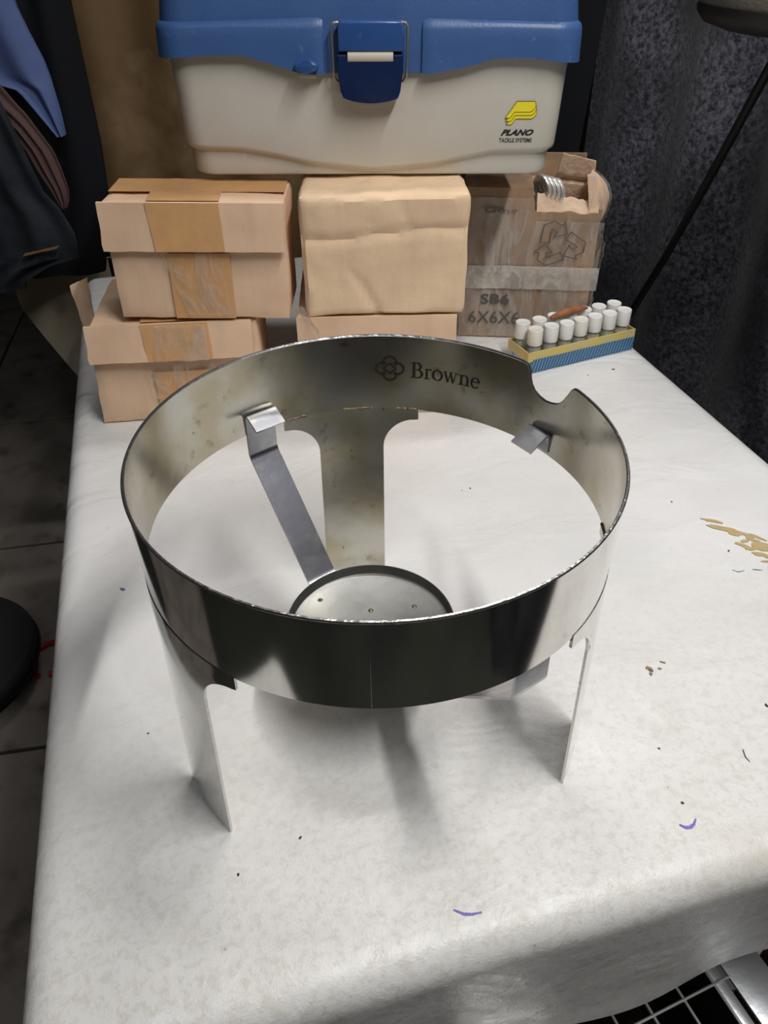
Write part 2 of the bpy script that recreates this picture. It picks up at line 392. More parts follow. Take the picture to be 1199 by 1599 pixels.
def text_mesh(s, size, bold=0.0, shear=0.0, sx=1.0):
    cu = bpy.data.curves.new('txt', 'FONT'); cu.body = s; cu.size = size; cu.offset = bold; cu.shear = shear
    cu.resolution_u = 3
    o = bpy.data.objects.new('txt', cu); COL.objects.link(o)
    bpy.context.view_layer.update()
    dg = bpy.context.evaluated_depsgraph_get()
    me = bpy.data.meshes.new_from_object(o.evaluated_get(dg))
    bpy.data.objects.remove(o)
    xs = [v.co.x for v in me.vertices]; x0, x1 = min(xs), max(xs)
    ys = [v.co.y for v in me.vertices]; y0, y1 = min(ys), max(ys)
    return me, x0, x1, y0, y1
def text_on(name, s, place, wd, ht, m, parent, bold=0.0, shear=0.0):
    """fits text to wd x ht and maps (u,v) by place"""
    me, x0, x1, y0, y1 = text_mesh(s, 1.0, bold, shear)
    for v in me.vertices:
        v.co = Vector(place((v.co.x-x0)/(x1-x0)*wd, (v.co.y-y0)/(y1-y0)*ht))
    return finish(name, me, m, parent, False)
def strokes(name, quads, place, m, parent):
    """flat polygons in uv, mapped by place"""
    vs = []; fs = []
    for q in quads:
        k = len(vs)
        for p in q: vs.append(place(*p))
        fs.append(tuple(range(k, k+len(q))))
    me = bpy.data.meshes.new(name); me.from_pydata([tuple(v) for v in vs], [], fs)
    return finish(name, me, m, parent, False)
def poly_line(pts, w, closed=False):
    """quads along a line with constant width (mitred roughly by overlap)"""
    out = []; n = len(pts); rngk = range(n if closed else n-1)
    for k in rngk:
        a = Vector(pts[k]); c = Vector(pts[(k+1) % n]); t = (c-a)
        if t.length < 1e-9: continue
        t.normalize(); nn = Vector((-t.y, t.x))*w/2; e = t*w*0.35
        out.append([tuple(a-e+nn), tuple(a-e-nn), tuple(c+e-nn), tuple(c+e+nn)])
    return out

# ------------------------------------------------------------------ setting: room
FZ = -0.72
def structure(name, c, s, m):
    return tag(box(name, c, s, m, bev=0.0), kind='structure')
RX0, RX1, RY0, RY1, RZ1 = -2.3, 1.5, -2.2, 2.9, 1.75
fl = structure('floor', ((RX0+RX1)/2, (RY0+RY1)/2, FZ-0.054), (RX1-RX0, RY1-RY0, 0.1), 'grout')
structure('ceiling', ((RX0+RX1)/2, (RY0+RY1)/2, RZ1+0.05), (RX1-RX0, RY1-RY0, 0.1), 'ceiling')
structure('wall_left', (RX0-0.05, (RY0+RY1)/2, (FZ+RZ1)/2), (0.1, RY1-RY0, RZ1-FZ), 'wall')
structure('wall_right', (RX1+0.05, (RY0+RY1)/2, (FZ+RZ1)/2), (0.1, RY1-RY0, RZ1-FZ), 'wall')
structure('wall_back', ((RX0+RX1)/2, RY1+0.05, (FZ+RZ1)/2), (RX1-RX0, 0.1, RZ1-FZ), 'wall')
structure('wall_front', ((RX0+RX1)/2, RY0-0.05, (FZ+RZ1)/2), (RX1-RX0, 0.1, RZ1-FZ), 'wall')
# floor tiles, laid at a slight angle to the table
ta = radians(9.0); T = 0.578
e1 = Vector((cos(ta), sin(ta), 0)); e2 = Vector((-sin(ta), cos(ta), 0)); O = Vector((-0.61, 0.467, 0))
tile_me = None
for i in range(-4, 5):
    for j in range(-6, 6):
        c = O+e1*(i+0.86)*T+e2*(j+0.5)*T
        if not (RX0+0.35 < c.x < RX1-0.35 and RY0+0.35 < c.y < RY1-0.35): continue
        if tile_me is None:
            bm = bmesh.new(); box_bm(bm, (0, 0, 0), (T-0.008, T-0.008, 0.010), 0, 0.0015, 1)
            t0 = from_bm('tile', bm, 'tile', fl); tile_me = t0.data
        else:
            t0 = bpy.data.objects.new('tile', tile_me); COL.objects.link(t0); t0.parent = fl
        t0.location = (c.x, c.y, FZ-0.0045+random.uniform(-0.0004, 0.0004)); t0.rotation_euler = (0, 0, ta)

# ------------------------------------------------------------------ ceiling lamps (built with their light)
def lamp_fixture(kind, pos, turn, sx, sy, power, color):
    r = empty('tube_light', pos, radians(turn))
    bm = bmesh.new()
    box_bm(bm, (0, 0, 0.022), (sx+0.05, sy+0.05, 0.03), 0, 0.004)
    from_bm('housing', bm, 'white_enamel', r)
    tag(r, 'white tube lamp hanging over the table, its %s one' % kind, 'lamp', 'tube lamps over the table')
    l = area_light('lamp_light', (0, 0, 0), (0, 0, -1), sx, sy, power, color)
    l.matrix_world = Matrix.Identity(4); l.parent = r
    for sgn in (-1, 1):
        vs, fs = tube_vf([(sgn*sx*0.45, 0, 0.034), (sgn*sx*0.45, 0, RZ1-pos[2])], 0.0015, 6)
        from_py('hanging_wire', vs, fs, 'stool_leg', r)
    return r
for a in LAMPS: lamp_fixture(*a)
for k, (pos, aim, sx, sy, pw, colr) in enumerate(FILL):
    area_light('fill_light', pos, aim, sx, sy, pw, colr)  # soft fill added to brighten the front faces, no fixture

# ------------------------------------------------------------------ table and tablecloth
TA = atan2(0.2444, 0.9697)
tv_a = Vector((cos(TA), sin(TA), 0)); tv_b = Vector((-sin(TA), cos(TA), 0))
TO = Vector((-0.1832, -0.238, 0)); TW, TL = 0.702, 1.085
table = empty('table', (TO.x, TO.y, FZ), TA)
box('tabletop', (TW/2, TL/2, -FZ-0.018), (TW-0.05, TL-0.05, 0.025), 'wood', table, bev=0.004)
bm = bmesh.new()
for x, y, sx, sy in ((TW/2, 0.06, TW-0.14, 0.02), (TW/2, TL-0.06, TW-0.14, 0.02), (0.06, TL/2, 0.02, TL-0.14), (TW-0.06, TL/2, 0.02, TL-0.14)):
    box_bm(bm, (x, y, -FZ-0.06), (sx, sy, 0.06), 0, 0.002)
from_bm('apron', bm, 'wood', table)
for x in (0.06, TW-0.06):
    for y in (0.06, TL-0.06):
        box('leg', (x, y, (-FZ-0.03)/2), (0.04, 0.04, -FZ-0.03), 'wood', table, bev=0.003)
tag(table, 'wooden table hidden under the white vinyl tablecloth', 'table')

RC = 0.022      # fold radius at the table edge
def cloth_pt(u, v, inset=0.0):
    """u along width, v along length, from the outermost lines; values beyond fold down"""
    cx0, cx1 = RC, TW-RC; cy0, cy1 = RC, TL-RC
    px, py = min(max(u, cx0), cx1), min(max(v, cy0), cy1)
    ex, ey = u-px, v-py; d = hypot(ex, ey)
    x, y, z = px, py, 0.0
    if d > 1e-9:
        nx_, ny_ = ex/d, ey/d
        q = RC*pi/2
        if d < q:
            a = d/RC; x += nx_*RC*sin(a); y += ny_*RC*sin(a); z = -RC*(1-cos(a))
        else:
            z = -RC-(d-q)
            f = smooth((d-q)/0.16)
            s = u*ny_+v*nx_
            wv_ = 0.008*f*mn.noise(Vector((u*9, v*9, 3.0)))+0.004*f*sin(s*34+1.0)
            x += nx_*(RC+wv_-0.004*f); y += ny_*(RC+wv_-0.004*f)
    else:
        # slight waves where nothing stands on the cloth
        z = 0.0
    ed = min(u, TW-u, v, TL-v)
    if ed > 0.0:
        amp = 0.0011*smooth(ed/0.05)
        p = TO+tv_a*x+tv_b*y
        near_stand = smooth((hypot(p.x, p.y)-0.16)/0.06) if p.y < 0.30 else smooth((0.36-p.y)/0.03)*smooth((hypot(p.x, p.y)-0.16)/0.06)
        z += amp*near_stand*(abs(mn.noise(Vector((u*9, v*14, 0))))*1.6-0.55)
    return (x, y, z)
DROP = 0.150
us = []; a = -DROP-0.0
NU, NV = 170, 250
UU = [lerp(-DROP, TW+DROP, i/(NU-1)) for i in range(NU)]
VV = [lerp(-DROP, TL+DROP, j/(NV-1)) for j in range(NV)]
vs, fs = grid(lambda i, j: cloth_pt(UU[i], VV[j]), NU, NV)
cl = from_py('tablecloth', vs, fs, 'vinyl', None)
cl.location = TO; cl.rotation_euler = (0, 0, TA)
tag(cl, 'worn white vinyl tablecloth with purple pen marks and gold stains, draped over the table', 'tablecloth')
def on_cloth(x, y, z=0.0006):
    q = Vector((x, y, 0))-TO
    u, v = q.dot(tv_a), q.dot(tv_b)
    p = cloth_pt(u, v); return (p[0], p[1], p[2]+z)
def cloth_blob(name, cx, cy, rx, ry, rot, m, n=14, jag=0.25, seed=0):
    vs = [on_cloth(cx, cy)]; 
    for i in range(n):
        a = 2*pi*i/n; k = 1+jag*mn.noise(Vector((cos(a)*1.7, sin(a)*1.7, seed)))*2
        x, y = rx*k*cos(a), ry*k*sin(a)
        vs.append(on_cloth(cx+x*cos(rot)-y*sin(rot), cy+x*sin(rot)+y*cos(rot)))
    return from_py(name, vs, [(0, 1+i, 1+(i+1) % n) for i in range(n)], m, cl)
def cloth_line(name, pts, w, m, dens=6):
    out = []
    P = []
    for k in range(len(pts)-1):
        for t in range(dens): P.append(Vector(pts[k]).lerp(Vector(pts[k+1]), t/dens))
    P.append(Vector(pts[-1]))
    vs = []; fs = []
    for k, p in enumerate(P):
        t = P[min(k+1, len(P)-1)]-P[max(k-1, 0)]; t.normalize()
        ww = w*(0.5+0.5*sin(pi*(k+0.6)/(len(P)+0.2)))*(0.8+0.5*random.random())
        nn = Vector((-t.y, t.x))*ww/2
        vs += [on_cloth(*(p+nn)), on_cloth(*(p-nn))]
    for k in range(len(P)-1): fs.append((2*k, 2*k+1, 2*k+3, 2*k+2))
    return from_py(name, vs, fs, m, cl)
o = cloth_line('pen_mark', [(0.0396, -0.1529), (0.0455, -0.1554), (0.050, -0.1556), (0.0554, -0.1546)], 0.0014, 'purple'); o['label'] = 'short purple pen stroke at the front fold'
o = cloth_line('pen_mark', [(0.1835, -0.1045), (0.1865, -0.1065), (0.1895, -0.1065), (0.1925, -0.1045), (0.1948, -0.1010)], 0.0018, 'purple'); o['label'] = 'curved purple pen stroke'
cloth_line('pen_mark', [(-0.2150, 0.1145), (-0.2126, 0.1131), (-0.2105, 0.1125)], 0.0022, 'purple')
# gold flaking print at the right
for k, (x, y, rx, ry, rot) in enumerate([(0.309, 0.1895, 0.011, 0.0018, -0.42), (0.313, 0.1785, 0.013, 0.0032, -0.42), (0.3215, 0.1715, 0.006, 0.0036, -0.5),
        (0.330, 0.1700, 0.009, 0.0018, -0.6), (0.3262, 0.1605, 0.004, 0.0022, 0.2), (0.3215, 0.1560, 0.0065, 0.0018, -0.5), (0.3270, 0.1510, 0.006, 0.0022, -0.4),
        (0.3345, 0.1625, 0.006, 0.0024, -0.6), (0.336, 0.1525, 0.008, 0.0040, -0.5), (0.345, 0.150, 0.012, 0.0055, -0.6), (0.333, 0.1435, 0.007, 0.0024, -0.3),
        (0.342, 0.139, 0.008, 0.0026, -0.4), (0.337, 0.1335, 0.007, 0.0013, -0.1), (0.347, 0.131, 0.010, 0.0022, -0.3), (0.341, 0.1265, 0.007, 0.0012, -0.1),
        (0.340, 0.1655, 0.008, 0.0013, -0.7), (0.357, 0.143, 0.012, 0.008, -0.6), (0.358, 0.128, 0.012, 0.006, -0.5)]):
    o = cloth_blob('gold_stain', x, y, rx, ry, rot, 'gold', 16, 0.28, k)
for k, (x, y, rx, ry, rot) in enumerate([(0.2009, 0.0178, 0.0016, 0.0026, 0.3), (0.1990, 0.0195, 0.0018, 0.0009, 0.9), (0.2001, 0.0135, 0.0010, 0.0016, 0), (0.208, 0.0185, 0.0014, 0.0010, 0), (0.2125, 0.0245, 0.0020, 0.0008, -0.3)]):
    cloth_blob('brown_stain', x, y, rx, ry, rot, 'stain', 12, 0.4, k+30)
for k, (x, y, r) in enumerate([(0.291, 0.4835, 0.0016), (0.3075, 0.148, 0.0011), (0.0915, 0.2470, 0.0009), (0.232, 0.352, 0.0009), (0.257, 0.47, 0.0008), (0.2735, -0.0165, 0.0014), (0.19, 0.3, 0.0007),
        (-0.05, -0.108, 0.001), (-0.085, -0.13, 0.0009), (0.19, -0.09, 0.0010), (-0.23, 0.22, 0.0009), (0.28, 0.22, 0.0008), (0.187, -0.05, 0.0008), (-0.16, -0.03, 0.0007)]):
    cloth_blob('dark_speck', x, y, r*1.2, r*0.8, k, 'speck', 9, 0.3, k+50)
for pts in ([(0.302, 0.124), (0.306, 0.1215), (0.312, 0.123)], [(0.319, 0.124), (0.327, 0.1225)], [(0.243, -0.052), (0.2425, -0.058), (0.244, -0.062)]):
    cloth_line('scratch', pts, 0.0006, 'speck')

# ------------------------------------------------------------------ the chafing stand
stand = empty('chafing_stand', (0, 0, 0))
tag(stand, 'round polished stainless steel chafing stand with three legs standing on the white tablecloth', 'stand')
Z0, Z1, RO, TH = 0.1590, 0.2155, 0.1350, 0.0013
NOTCH = [(23.9, Z1), (24.9, 0.2150), (25.9, 0.2125), (26.9, 0.2085), (28.3, 0.2030), (29.5, 0.1995), (30.8, 0.1975), (33.0, 0.1957), (35.1, 0.1950), (37.5, 0.1962), (39.4, 0.1986), (40.6, 0.2020), (41.2, 0.2055), (41.6, 0.2100), (42.2, 0.2138), (43.0, 0.2150), (44.4, Z1)]
angs = [a for a in [i*1.5 for i in range(240)] if not 23.0 < a < 45.0]+[23.4]+[a for a, _ in NOTCH]+[44.8]
for (a0, _), (a1, _) in zip(NOTCH, NOTCH[1:]): angs.append((a0+a1)/2)
angs = sorted(set(angs)); NA = len(angs); NZ = 7
def ztop(a): return interp(a, NOTCH) if 23.9 <= a <= 44.4 else Z1
bm = bmesh.new()
def ring_r(z): return RO-0.0008*(Z1-z)/(Z1-Z0)
grid_o = []; grid_i = []
for a in angs:
    zt = ztop(a); ra = radians(a); co = []; ci = []
    for j in range(NZ):
        z = lerp(Z0, zt, j/(NZ-1)); r = ring_r(z)
        co.append(bm.verts.new((r*cos(ra), r*sin(ra), z))); ci.append(bm.verts.new(((r-TH)*cos(ra), (r-TH)*sin(ra), z)))
    grid_o.append(co); grid_i.append(ci)
for k in range(NA):
    k2 = (k+1) % NA
    for j in range(NZ-1):
        f = bm.faces.new((grid_o[k][j], grid_o[k2][j], grid_o[k2][j+1], grid_o[k][j+1])); f.material_index = 0
        f = bm.faces.new((grid_i[k][j+1], grid_i[k2][j+1], grid_i[k2][j], grid_i[k][j])); f.material_index = 1
    f = bm.faces.new((grid_o[k][NZ-1], grid_o[k2][NZ-1], grid_i[k2][NZ-1], grid_i[k][NZ-1])); f.material_index = 2
    f = bm.faces.new((grid_i[k][0], grid_i[k2][0], grid_o[k2][0], grid_o[k][0])); f.material_index = 2
band = from_bm('ring_band', bm, None, stand, True, ['steel', 'steel_inner', 'steel_edge'])
# seam and rolled top edge of the band
def rim_pts(z_of, r):
    return [(r*cos(radians(a)), r*sin(radians(a)), z_of(a)) for a in angs]
pp = rim_pts(lambda a: ztop(a)-0.0001, RO-TH/2); vs, fs = tube_vf(pp+[pp[0]], 0.00095, 6, False)
from_py('rim_edge', vs, fs, 'steel_edge', stand)
box('seam', ((RO-0.0002)*cos(radians(-91.6)), (RO-0.0002)*sin(radians(-91.6)), (Z0+Z1)/2), (0.00018, 0.0003, Z1-Z0-0.003), 'steel_strap', stand, radians(-1.6), bev=0.0001, seg=1)

def leg_half(z):
    """half width in degrees"""
    if z > 0.1505: return 21.4
    if z > 0.1245:
        t = (z-0.1245)/0.026
        return 10.3+11.1*(1-math.sqrt(max(0, 1-t*t)))
    return 10.3
def make_leg(deg):
    zs = [0.0]+[0.012*i for i in range(1, 11)]+[0.1245+0.026*sin(i*pi/2/14) for i in range(15)]+[0.1507, 0.1550, 0.1597]
    zs = sorted(set(round(z, 5) for z in zs))
    n = 17; bm = bmesh.new(); R0, R1 = 0.1391, 0.1346
    def rad(z): return lerp(R0, R1, z/0.16)
    o_ = []; i_ = []
    for z in zs:
        hw = leg_half(z)
        if abs(z-0.1505) < 2e-4: hw = 21.4 if z > 0.1505 else 20.6
        o_.append([bm.verts.new((rad(z)*cos(radians(deg+lerp(-hw, hw, i/(n-1)))), rad(z)*sin(radians(deg+lerp(-hw, hw, i/(n-1)))), z)) for i in range(n)])
        r2 = rad(z)-0.0016
        i_.append([bm.verts.new((r2*cos(radians(deg+lerp(-hw, hw, i/(n-1)))), r2*sin(radians(deg+lerp(-hw, hw, i/(n-1)))), z)) for i in range(n)])
    for j in range(len(zs)-1):
        for i in range(n-1):
            f = bm.faces.new((o_[j][i], o_[j][i+1], o_[j+1][i+1], o_[j+1][i])); f.material_index = 0
            f = bm.faces.new((i_[j+1][i], i_[j+1][i+1], i_[j][i+1], i_[j][i])); f.material_index = 1
        for e in (0, n-1):
            f = bm.faces.new((o_[j][e], o_[j+1][e], i_[j+1][e], i_[j][e])); f.material_index = 2
    for i in range(n-1):
        for jj in (0, len(zs)-1):
            f = bm.faces.new((o_[jj][i], o_[jj][i+1], i_[jj][i+1], i_[jj][i])); f.material_index = 2
    return from_bm('leg', bm, None, stand, True, ['steel', 'steel_inner', 'steel_edge'])
LEGS = (97.7, 217.7, 337.7)
for dg in LEGS:
    lg = make_leg(dg)
    for (a0, a1, sd) in ((-20.5, -14, 1), (-2.5, 7, 2), (14.5, 20.8, 3)):
        # weld beads where leg meets band, on the inside
        vs = []; fs = []; nn = int((a1-a0)*1.6)+2
        pts = []; rr = []
        for i in range(nn):
            a = radians(dg-lerp(a0, a1, i/(nn-1))); r = 0.1327
            pts.append((r*cos(a), r*sin(a), 0.1592+0.0004*mn.noise(Vector((i*.9, sd, dg))))); rr.append(0.0010*(0.75+0.5*abs(mn.noise(Vector((i*1.3, sd*3, dg))))))
        vs, fs = tube_vf(pts, rr, 8); from_py('weld', vs, fs, 'weld', lg)

# straps: tab folded inward, short drop along the wall, slanted arm to the dish
def strap_section(prof, deg, half, th=0.0016, name='strap', m='steel_strap'):
    """prof: list of (r,z) side profile; swept tangentially by +-half (metres)"""
    a = radians(deg); er = Vector((cos(a), sin(a), 0)); et = Vector((-sin(a), cos(a), 0))
    P = []
    for k, (r, z) in enumerate(prof): P.append(Vector((r, z)))
    Nn = []
    for k in range(len(P)):
        t = (P[min(k+1, len(P)-1)]-P[max(k-1, 0)]).normalized(); Nn.append(Vector((-t.y, t.x)))
    n = 5
    def f(i, j):
        s = lerp(-half, half, i/(n-1)); return er*P[j].x+et*s+Vector((0, 0, P[j].y))
    vs, fs = shell(f, n, len(P), lambda i, j: er*Nn[j].x*th+Vector((0, 0, Nn[j].y*th)))
    return from_py(name, vs, fs, m, stand)
def bend(p0, p1, p2, r, n=5):
    """rounded corner"""
    a = Vector(p0); b3 = Vector(p1); c = Vector(p2)
    d0 = (a-b3).normalized(); d1 = (c-b3).normalized()
    s = b3+d0*r; e = b3+d1*r
    return [tuple((s*(1-t)**2+b3*2*t*(1-t)+e*t*t)) for t in [i/n for i in range(n+1)]]
DC = Vector((-0.0052, -0.0005)); DR = 0.0555; DZ = 0.0755
er = Vector((cos(radians(127)), sin(radians(127))))
q_in = DC.dot(er)
def arm(deg, rim_end):
    tab0 = (0.1178, 0.1678); tab1 = (0.1308, 0.1748); low = (0.1318, 0.1412)
    pr = [tab0, (0.1240, 0.1715)]+bend(tab0, tab1, low, 0.0028)+[(0.1314, 0.158)]+bend(tab1, low, (rim_end, 0.0662), 0.003)
    for t in (0.2, 0.4, 0.6, 0.8): pr.append((lerp(0.1318, rim_end, t), lerp(0.1412, 0.0662, t)))
    pr += bend(low, (rim_end, 0.0662), (rim_end-0.03, 0.0662), 0.003)+[(rim_end-0.03, 0.0662), (rim_end-0.045, 0.0662)]
    return strap_section(pr, deg, 0.0113)
s1 = arm(127.2, 0.066); s1['label'] = 'slanted steel strap at the back left'
s2 = arm(-56.0, 0.056)
# clip whose strap has broken off
cp_ = strap_section([(0.1158, 0.1665), (0.1235, 0.1710)]+bend((0.1158, 0.1665), (0.1308, 0.1750), (0.1318, 0.160), 0.0028)+[(0.1314, 0.169), (0.1316, 0.166), (0.1318, 0.1615)], 34.6, 0.0090, name='clip', m='steel_clip')
cp_['label'] = 'bent clip with a broken stub'
# dish
lathe('burner_dish', [(0.0001, DZ-0.0068), (DR-0.0045, DZ-0.0068), (DR-0.0022, DZ-0.0060), (DR-0.0012, DZ-0.0042), (DR-0.0010, DZ+0.0), (DR-0.0004, DZ+0.0007), (DR+0.0003, DZ), (DR, DZ-0.006), (DR-0.0015, DZ-0.0082), (DR-0.004, DZ-0.0086), (0.0001, DZ-0.0086)], 'steel_dish', stand, 96, (DC.x, DC.y))
for (x, y) in ((-0.035, 0.028), (0.0, 0.017), (0.03, 0.02)):
    lathe('rivet', [(0.0001, DZ-0.0058), (0.0011, DZ-0.006), (0.0018, DZ-0.0067), (0.0001, DZ-0.0068)], 'weld', stand, 12, (DC.x+x, DC.y+y))

# serif lettering inside the band
def cyl_in(deg0, z0):
    R_ = RO-TH-0.00075
    def pl(u, v):
        a = radians(deg0)-u/R_; z = z0+v
        r = ring_r(z)-TH-0.00018
        return (r*cos(a), r*sin(a), z)
    return pl
def arc(cx, cy, rx, ry, a0, a1, n=14):
    return [(cx+rx*cos(radians(lerp(a0, a1, i/n))), cy+ry*sin(radians(lerp(a0, a1, i/n)))) for i in range(n+1)]
def varstroke(pts, w0, w1, vert=True):
    """width w1 where the stroke runs vertically, w0 where horizontally"""
    P = [Vector(p) for p in pts]; L_ = []; R2 = []
    for k, p in enumerate(P):
        t = (P[min(k+1, len(P)-1)]-P[max(k-1, 0)]).normalized()
        wd = lerp(w0, w1, abs(t.y)**1.5); nn = Vector((-t.y, t.x))*wd/2
        L_.append(p+nn); R2.append(p-nn)
    return [[tuple(L_[k]), tuple(R2[k]), tuple(R2[k+1]), tuple(L_[k+1])] for k in range(len(P)-1)]
def rect(x0, y0, x1, y1): return [(x0, y0), (x1, y0), (x1, y1), (x0, y1)]
TK, TN = 0.135, 0.055       # thick, thin in em (cap height = 1)
def g_B():
    q = [rect(0.12, 0, 0.12+TK+.03, 1), rect(0, 0, 0.42, TN), rect(0, 1-TN, 0.40, 1)]
    q += varstroke([(0.2, 0.98), (0.38, 0.98)]+arc(0.38, 0.755, 0.215, 0.225, 90, -90)+[(0.2, 0.53)], TN, TK+.02)
    q += varstroke([(0.2, 0.53), (0.40, 0.53)]+arc(0.42, 0.275, 0.255, 0.255, 90, -90)+[(0.2, 0.02)], TN, TK+.03)
    return q, 0.80
def g_r():
    q = [rect(0.10, 0, 0.10+TK, 0.66), rect(0, 0, 0.34, TN), [(0, 0.60), (0.10, 0.62), (0.205, 0.70), (0.10, 0.66)]]
    q += varstroke([(0.19, 0.50), (0.25, 0.60), (0.32, 0.655), (0.40, 0.65)], 0.06, 0.05)
    q += [[(0.36, 0.56), (0.45, 0.57), (0.46, 0.64), (0.40, 0.69), (0.34, 0.66)]]
    return q, 0.49
def g_o():
    q = varstroke(arc(0.32, 0.335, 0.265, 0.325, 0, 360, 28), TN, TK+.01)
    return q, 0.68
def g_w():
    q = []
    for x0 in (0.08, 0.40):
        q += varstroke([(x0+0.01, 0.66), (x0+0.20, 0.0)], 0.1, TK-.01)
        q += varstroke([(x0+0.20, 0.0), (x0+0.36, 0.66)], 0.05, TN+.005)
    q += [rect(0, 0.64, 0.22, 0.68), rect(0.34, 0.64, 0.56, 0.68), rect(0.68, 0.64, 0.88, 0.68)]
    return q, 0.92
def g_n():
    q = [rect(0.10, 0, 0.10+TK, 0.66), rect(0, 0, 0.31, TN), rect(0.39, 0, 0.70, TN), rect(0.49, 0, 0.49+TK, 0.45), [(0, 0.60), (0.10, 0.62), (0.205, 0.70), (0.10, 0.66)]]
    q += varstroke([(0.20, 0.54), (0.28, 0.62), (0.36, 0.645)]+arc(0.38, 0.46, 0.165, 0.18, 90, 0, 8), 0.06, TK)
    return q, 0.74
def g_e():
    q = varstroke(arc(0.30, 0.335, 0.235, 0.320, 8, 318, 24), TN+.005, TK)
    q += [rect(0.08, 0.375, 0.535, 0.375+TN)]
    return q, 0.60
cur = 0; quads = []
for g in (g_B, g_r, g_o, g_w, g_n, g_e):
    q, adv = g()
    for poly in q: quads.append([(x+cur, y) for x, y in poly])
    cur += adv
CH = 0.0118; SXX = 0.0505/cur
sub = []
for poly in quads:     # split long polygons so they follow the curve
    sub.append([(x*SXX, y*CH) for x, y in poly])
strokes('lettering', sub, cyl_in(79.0, 0.1846), 'ink_brown', stand)['label'] = 'etched dark serif lettering Browne'
lg = []
for cx, cy_, a0 in ((0.5, 0, -90), (0, 0.5, 0), (-0.5, 0, 90), (0, -0.5, 180)):
    lg += varstroke([(cx+0.46*cos(radians(a)), cy_+0.46*sin(radians(a))) for a in [lerp(a0-32, a0+212, i/20) for i in range(21)]], 0.155, 0.155)
lg += poly_line([(0.42, 0), (0, 0.42), (-0.42, 0), (0, -0.42)], 0.135, True)
strokes('emblem', [[(x*0.0101, y*0.0094) for x, y in p] for p in lg], cyl_in(85.3, 0.1908), 'ink_brown', stand)['label'] = 'etched four-lobed emblem with a diamond inside'

# ------------------------------------------------------------------ cardboard boxes
def sheet_on(parent, name, x0, x1, pathf, m, y_off, nx=14, n2=16, amp=0.0006, th=0.0004, seed=0, edge=0.0):
    """strip that follows pathf(t)->(y,z,ny,nz) between x0 and x1 (x may be functions of t)"""
    fx0 = x0 if callable(x0) else (lambda t: x0); fx1 = x1 if callable(x1) else (lambda t: x1)
    def f(i, j):
        t = j/(n2-1); y, z, ny, nz_ = pathf(t)
        x = lerp(fx0(t), fx1(t), i/(nx-1))
        k = y_off+amp*(mn.noise(Vector((x*70, z*70, seed)))+1)*0.5
        return Vector((x, y+ny*k, z+nz_*k))
    vs, fs = shell(f, nx, n2, lambda i, j: Vector((0, -pathf(j/(n2-1))[2]*th, -pathf(j/(n2-1))[3]*th)))
    return from_py(name, vs, fs, m, parent)
def flap(parent, x0, x1, z_top, length, open_a, y0, th=0.0032, m='cardboard', seed=0, name='flap', sag=0.0, skew=0.0):
    """flap hinged along the top front edge, hanging down, opened by open_a"""
    n1, n2 = 22, 8
    def f(i, j):
        s = j/(n2-1); x = lerp(x0, x1, i/(n1-1)); l = length*s*(1+skew*(i/(n1-1)-.5))
        nn = mn.noise(Vector((x*40, s*2.5, seed)))*0.0009
        return Vector((x+0.002*s*mn.noise(Vector((seed, s*3, 1))), y0-th-sin(open_a)*l+nn-0.002*sin(s*pi)*sag, z_top-cos(open_a)*l+(0.0012*mn.noise(Vector((x*60, 9, seed))) if j == n2-1 else 0)))
    vs, fs = shell(f, n1, n2, lambda i, j: Vector((0, th, 0.0)))
    return from_py(name, vs, fs, m, parent)

def left_box(loc, rot, w, h, d, label, tape_x, flap_open, seed, flap_x=None, fl_len=0.044, lean=0.0):
    r = empty('cardboard_box', loc, rot=rot)
    def lean_in(p, q):
        q.x += lean*p.z*(0.5-p.x/w); return q
    rough_box('body', w, d, h, 'cardboard', r, 0.0014, 0.006, 0.0018, seed, lean_in)
    fx0, fx1 = flap_x or (-w/2-0.001, w/2-0.001)
    flap(r, fx0, fx1, h+0.0015, fl_len, flap_open, -0.0004, seed=seed)
    t0, t1, lean = tape_x
    def front_path(za, zb, y):
        return lambda t: (y, lerp(za, zb, t), -1.0, 0.0)
    def top_path(t): return (lerp(0.002, d-0.004, t), h+0.0006, 0.0, 1.0)
    def flap_path(t):
        l = fl_len*0.995*t; return (-0.0004-0.0032-sin(flap_open)*l, h+0.0015-cos(flap_open)*l, -1.0, 0.0)
    sheet_on(r, 'tape', lambda t: t0-0.004*t, lambda t: t1-0.004*t, top_path, 'tape', 0.0011, seed=seed)
    sheet_on(r, 'tape', lambda t: t0+lean*t*0.4, lambda t: t1+lean*t*0.2, flap_path, 'tape', 0.0004, amp=0.0009, seed=seed+2)
    return r, front_path
B1, fp1 = left_box((-0.1690, 0.3865, 0.1166), (0, radians(1.0), 0), 0.172, 0.1139, 0.078, '', (-0.0425, 0.0255, 0.012), radians(7), 1)
tag(B1, 'cardboard box closed with brown tape, on top of the left stack under the tackle box', 'box', 'cardboard boxes')
sheet_on(B1, 'tape', -0.030, 0.030, fp1(0.068, 0.002, -0.0008), 'tape', 0.0016, seed=5)
sheet_on(B1, 'clear_tape', lambda t: -0.038+0.022*t, lambda t: 0.024+0.002*t, fp1(0.079, 0.006, -0.0008), 'clear_tape', 0.0028, amp=0.0042, nx=18, n2=22, seed=6)
B2, fp2 = left_box((-0.2095, 0.3840, 0.0004), (0, 0, radians(4.5)), 0.181, 0.1128, 0.13, '', (-0.028, 0.040, 0.010), radians(13), 2, flap_x=(-0.0835, 0.084), fl_len=0.038, lean=0.085)
tag(B2, 'bottom cardboard box of the left stack, with shiny wrinkled tape over its lifted flap', 'box', 'cardboard boxes')
sheet_on(B2, 'tape', -0.024, 0.040, fp2(0.060, 0.002, -0.0008), 'tape', 0.0014, seed=15)
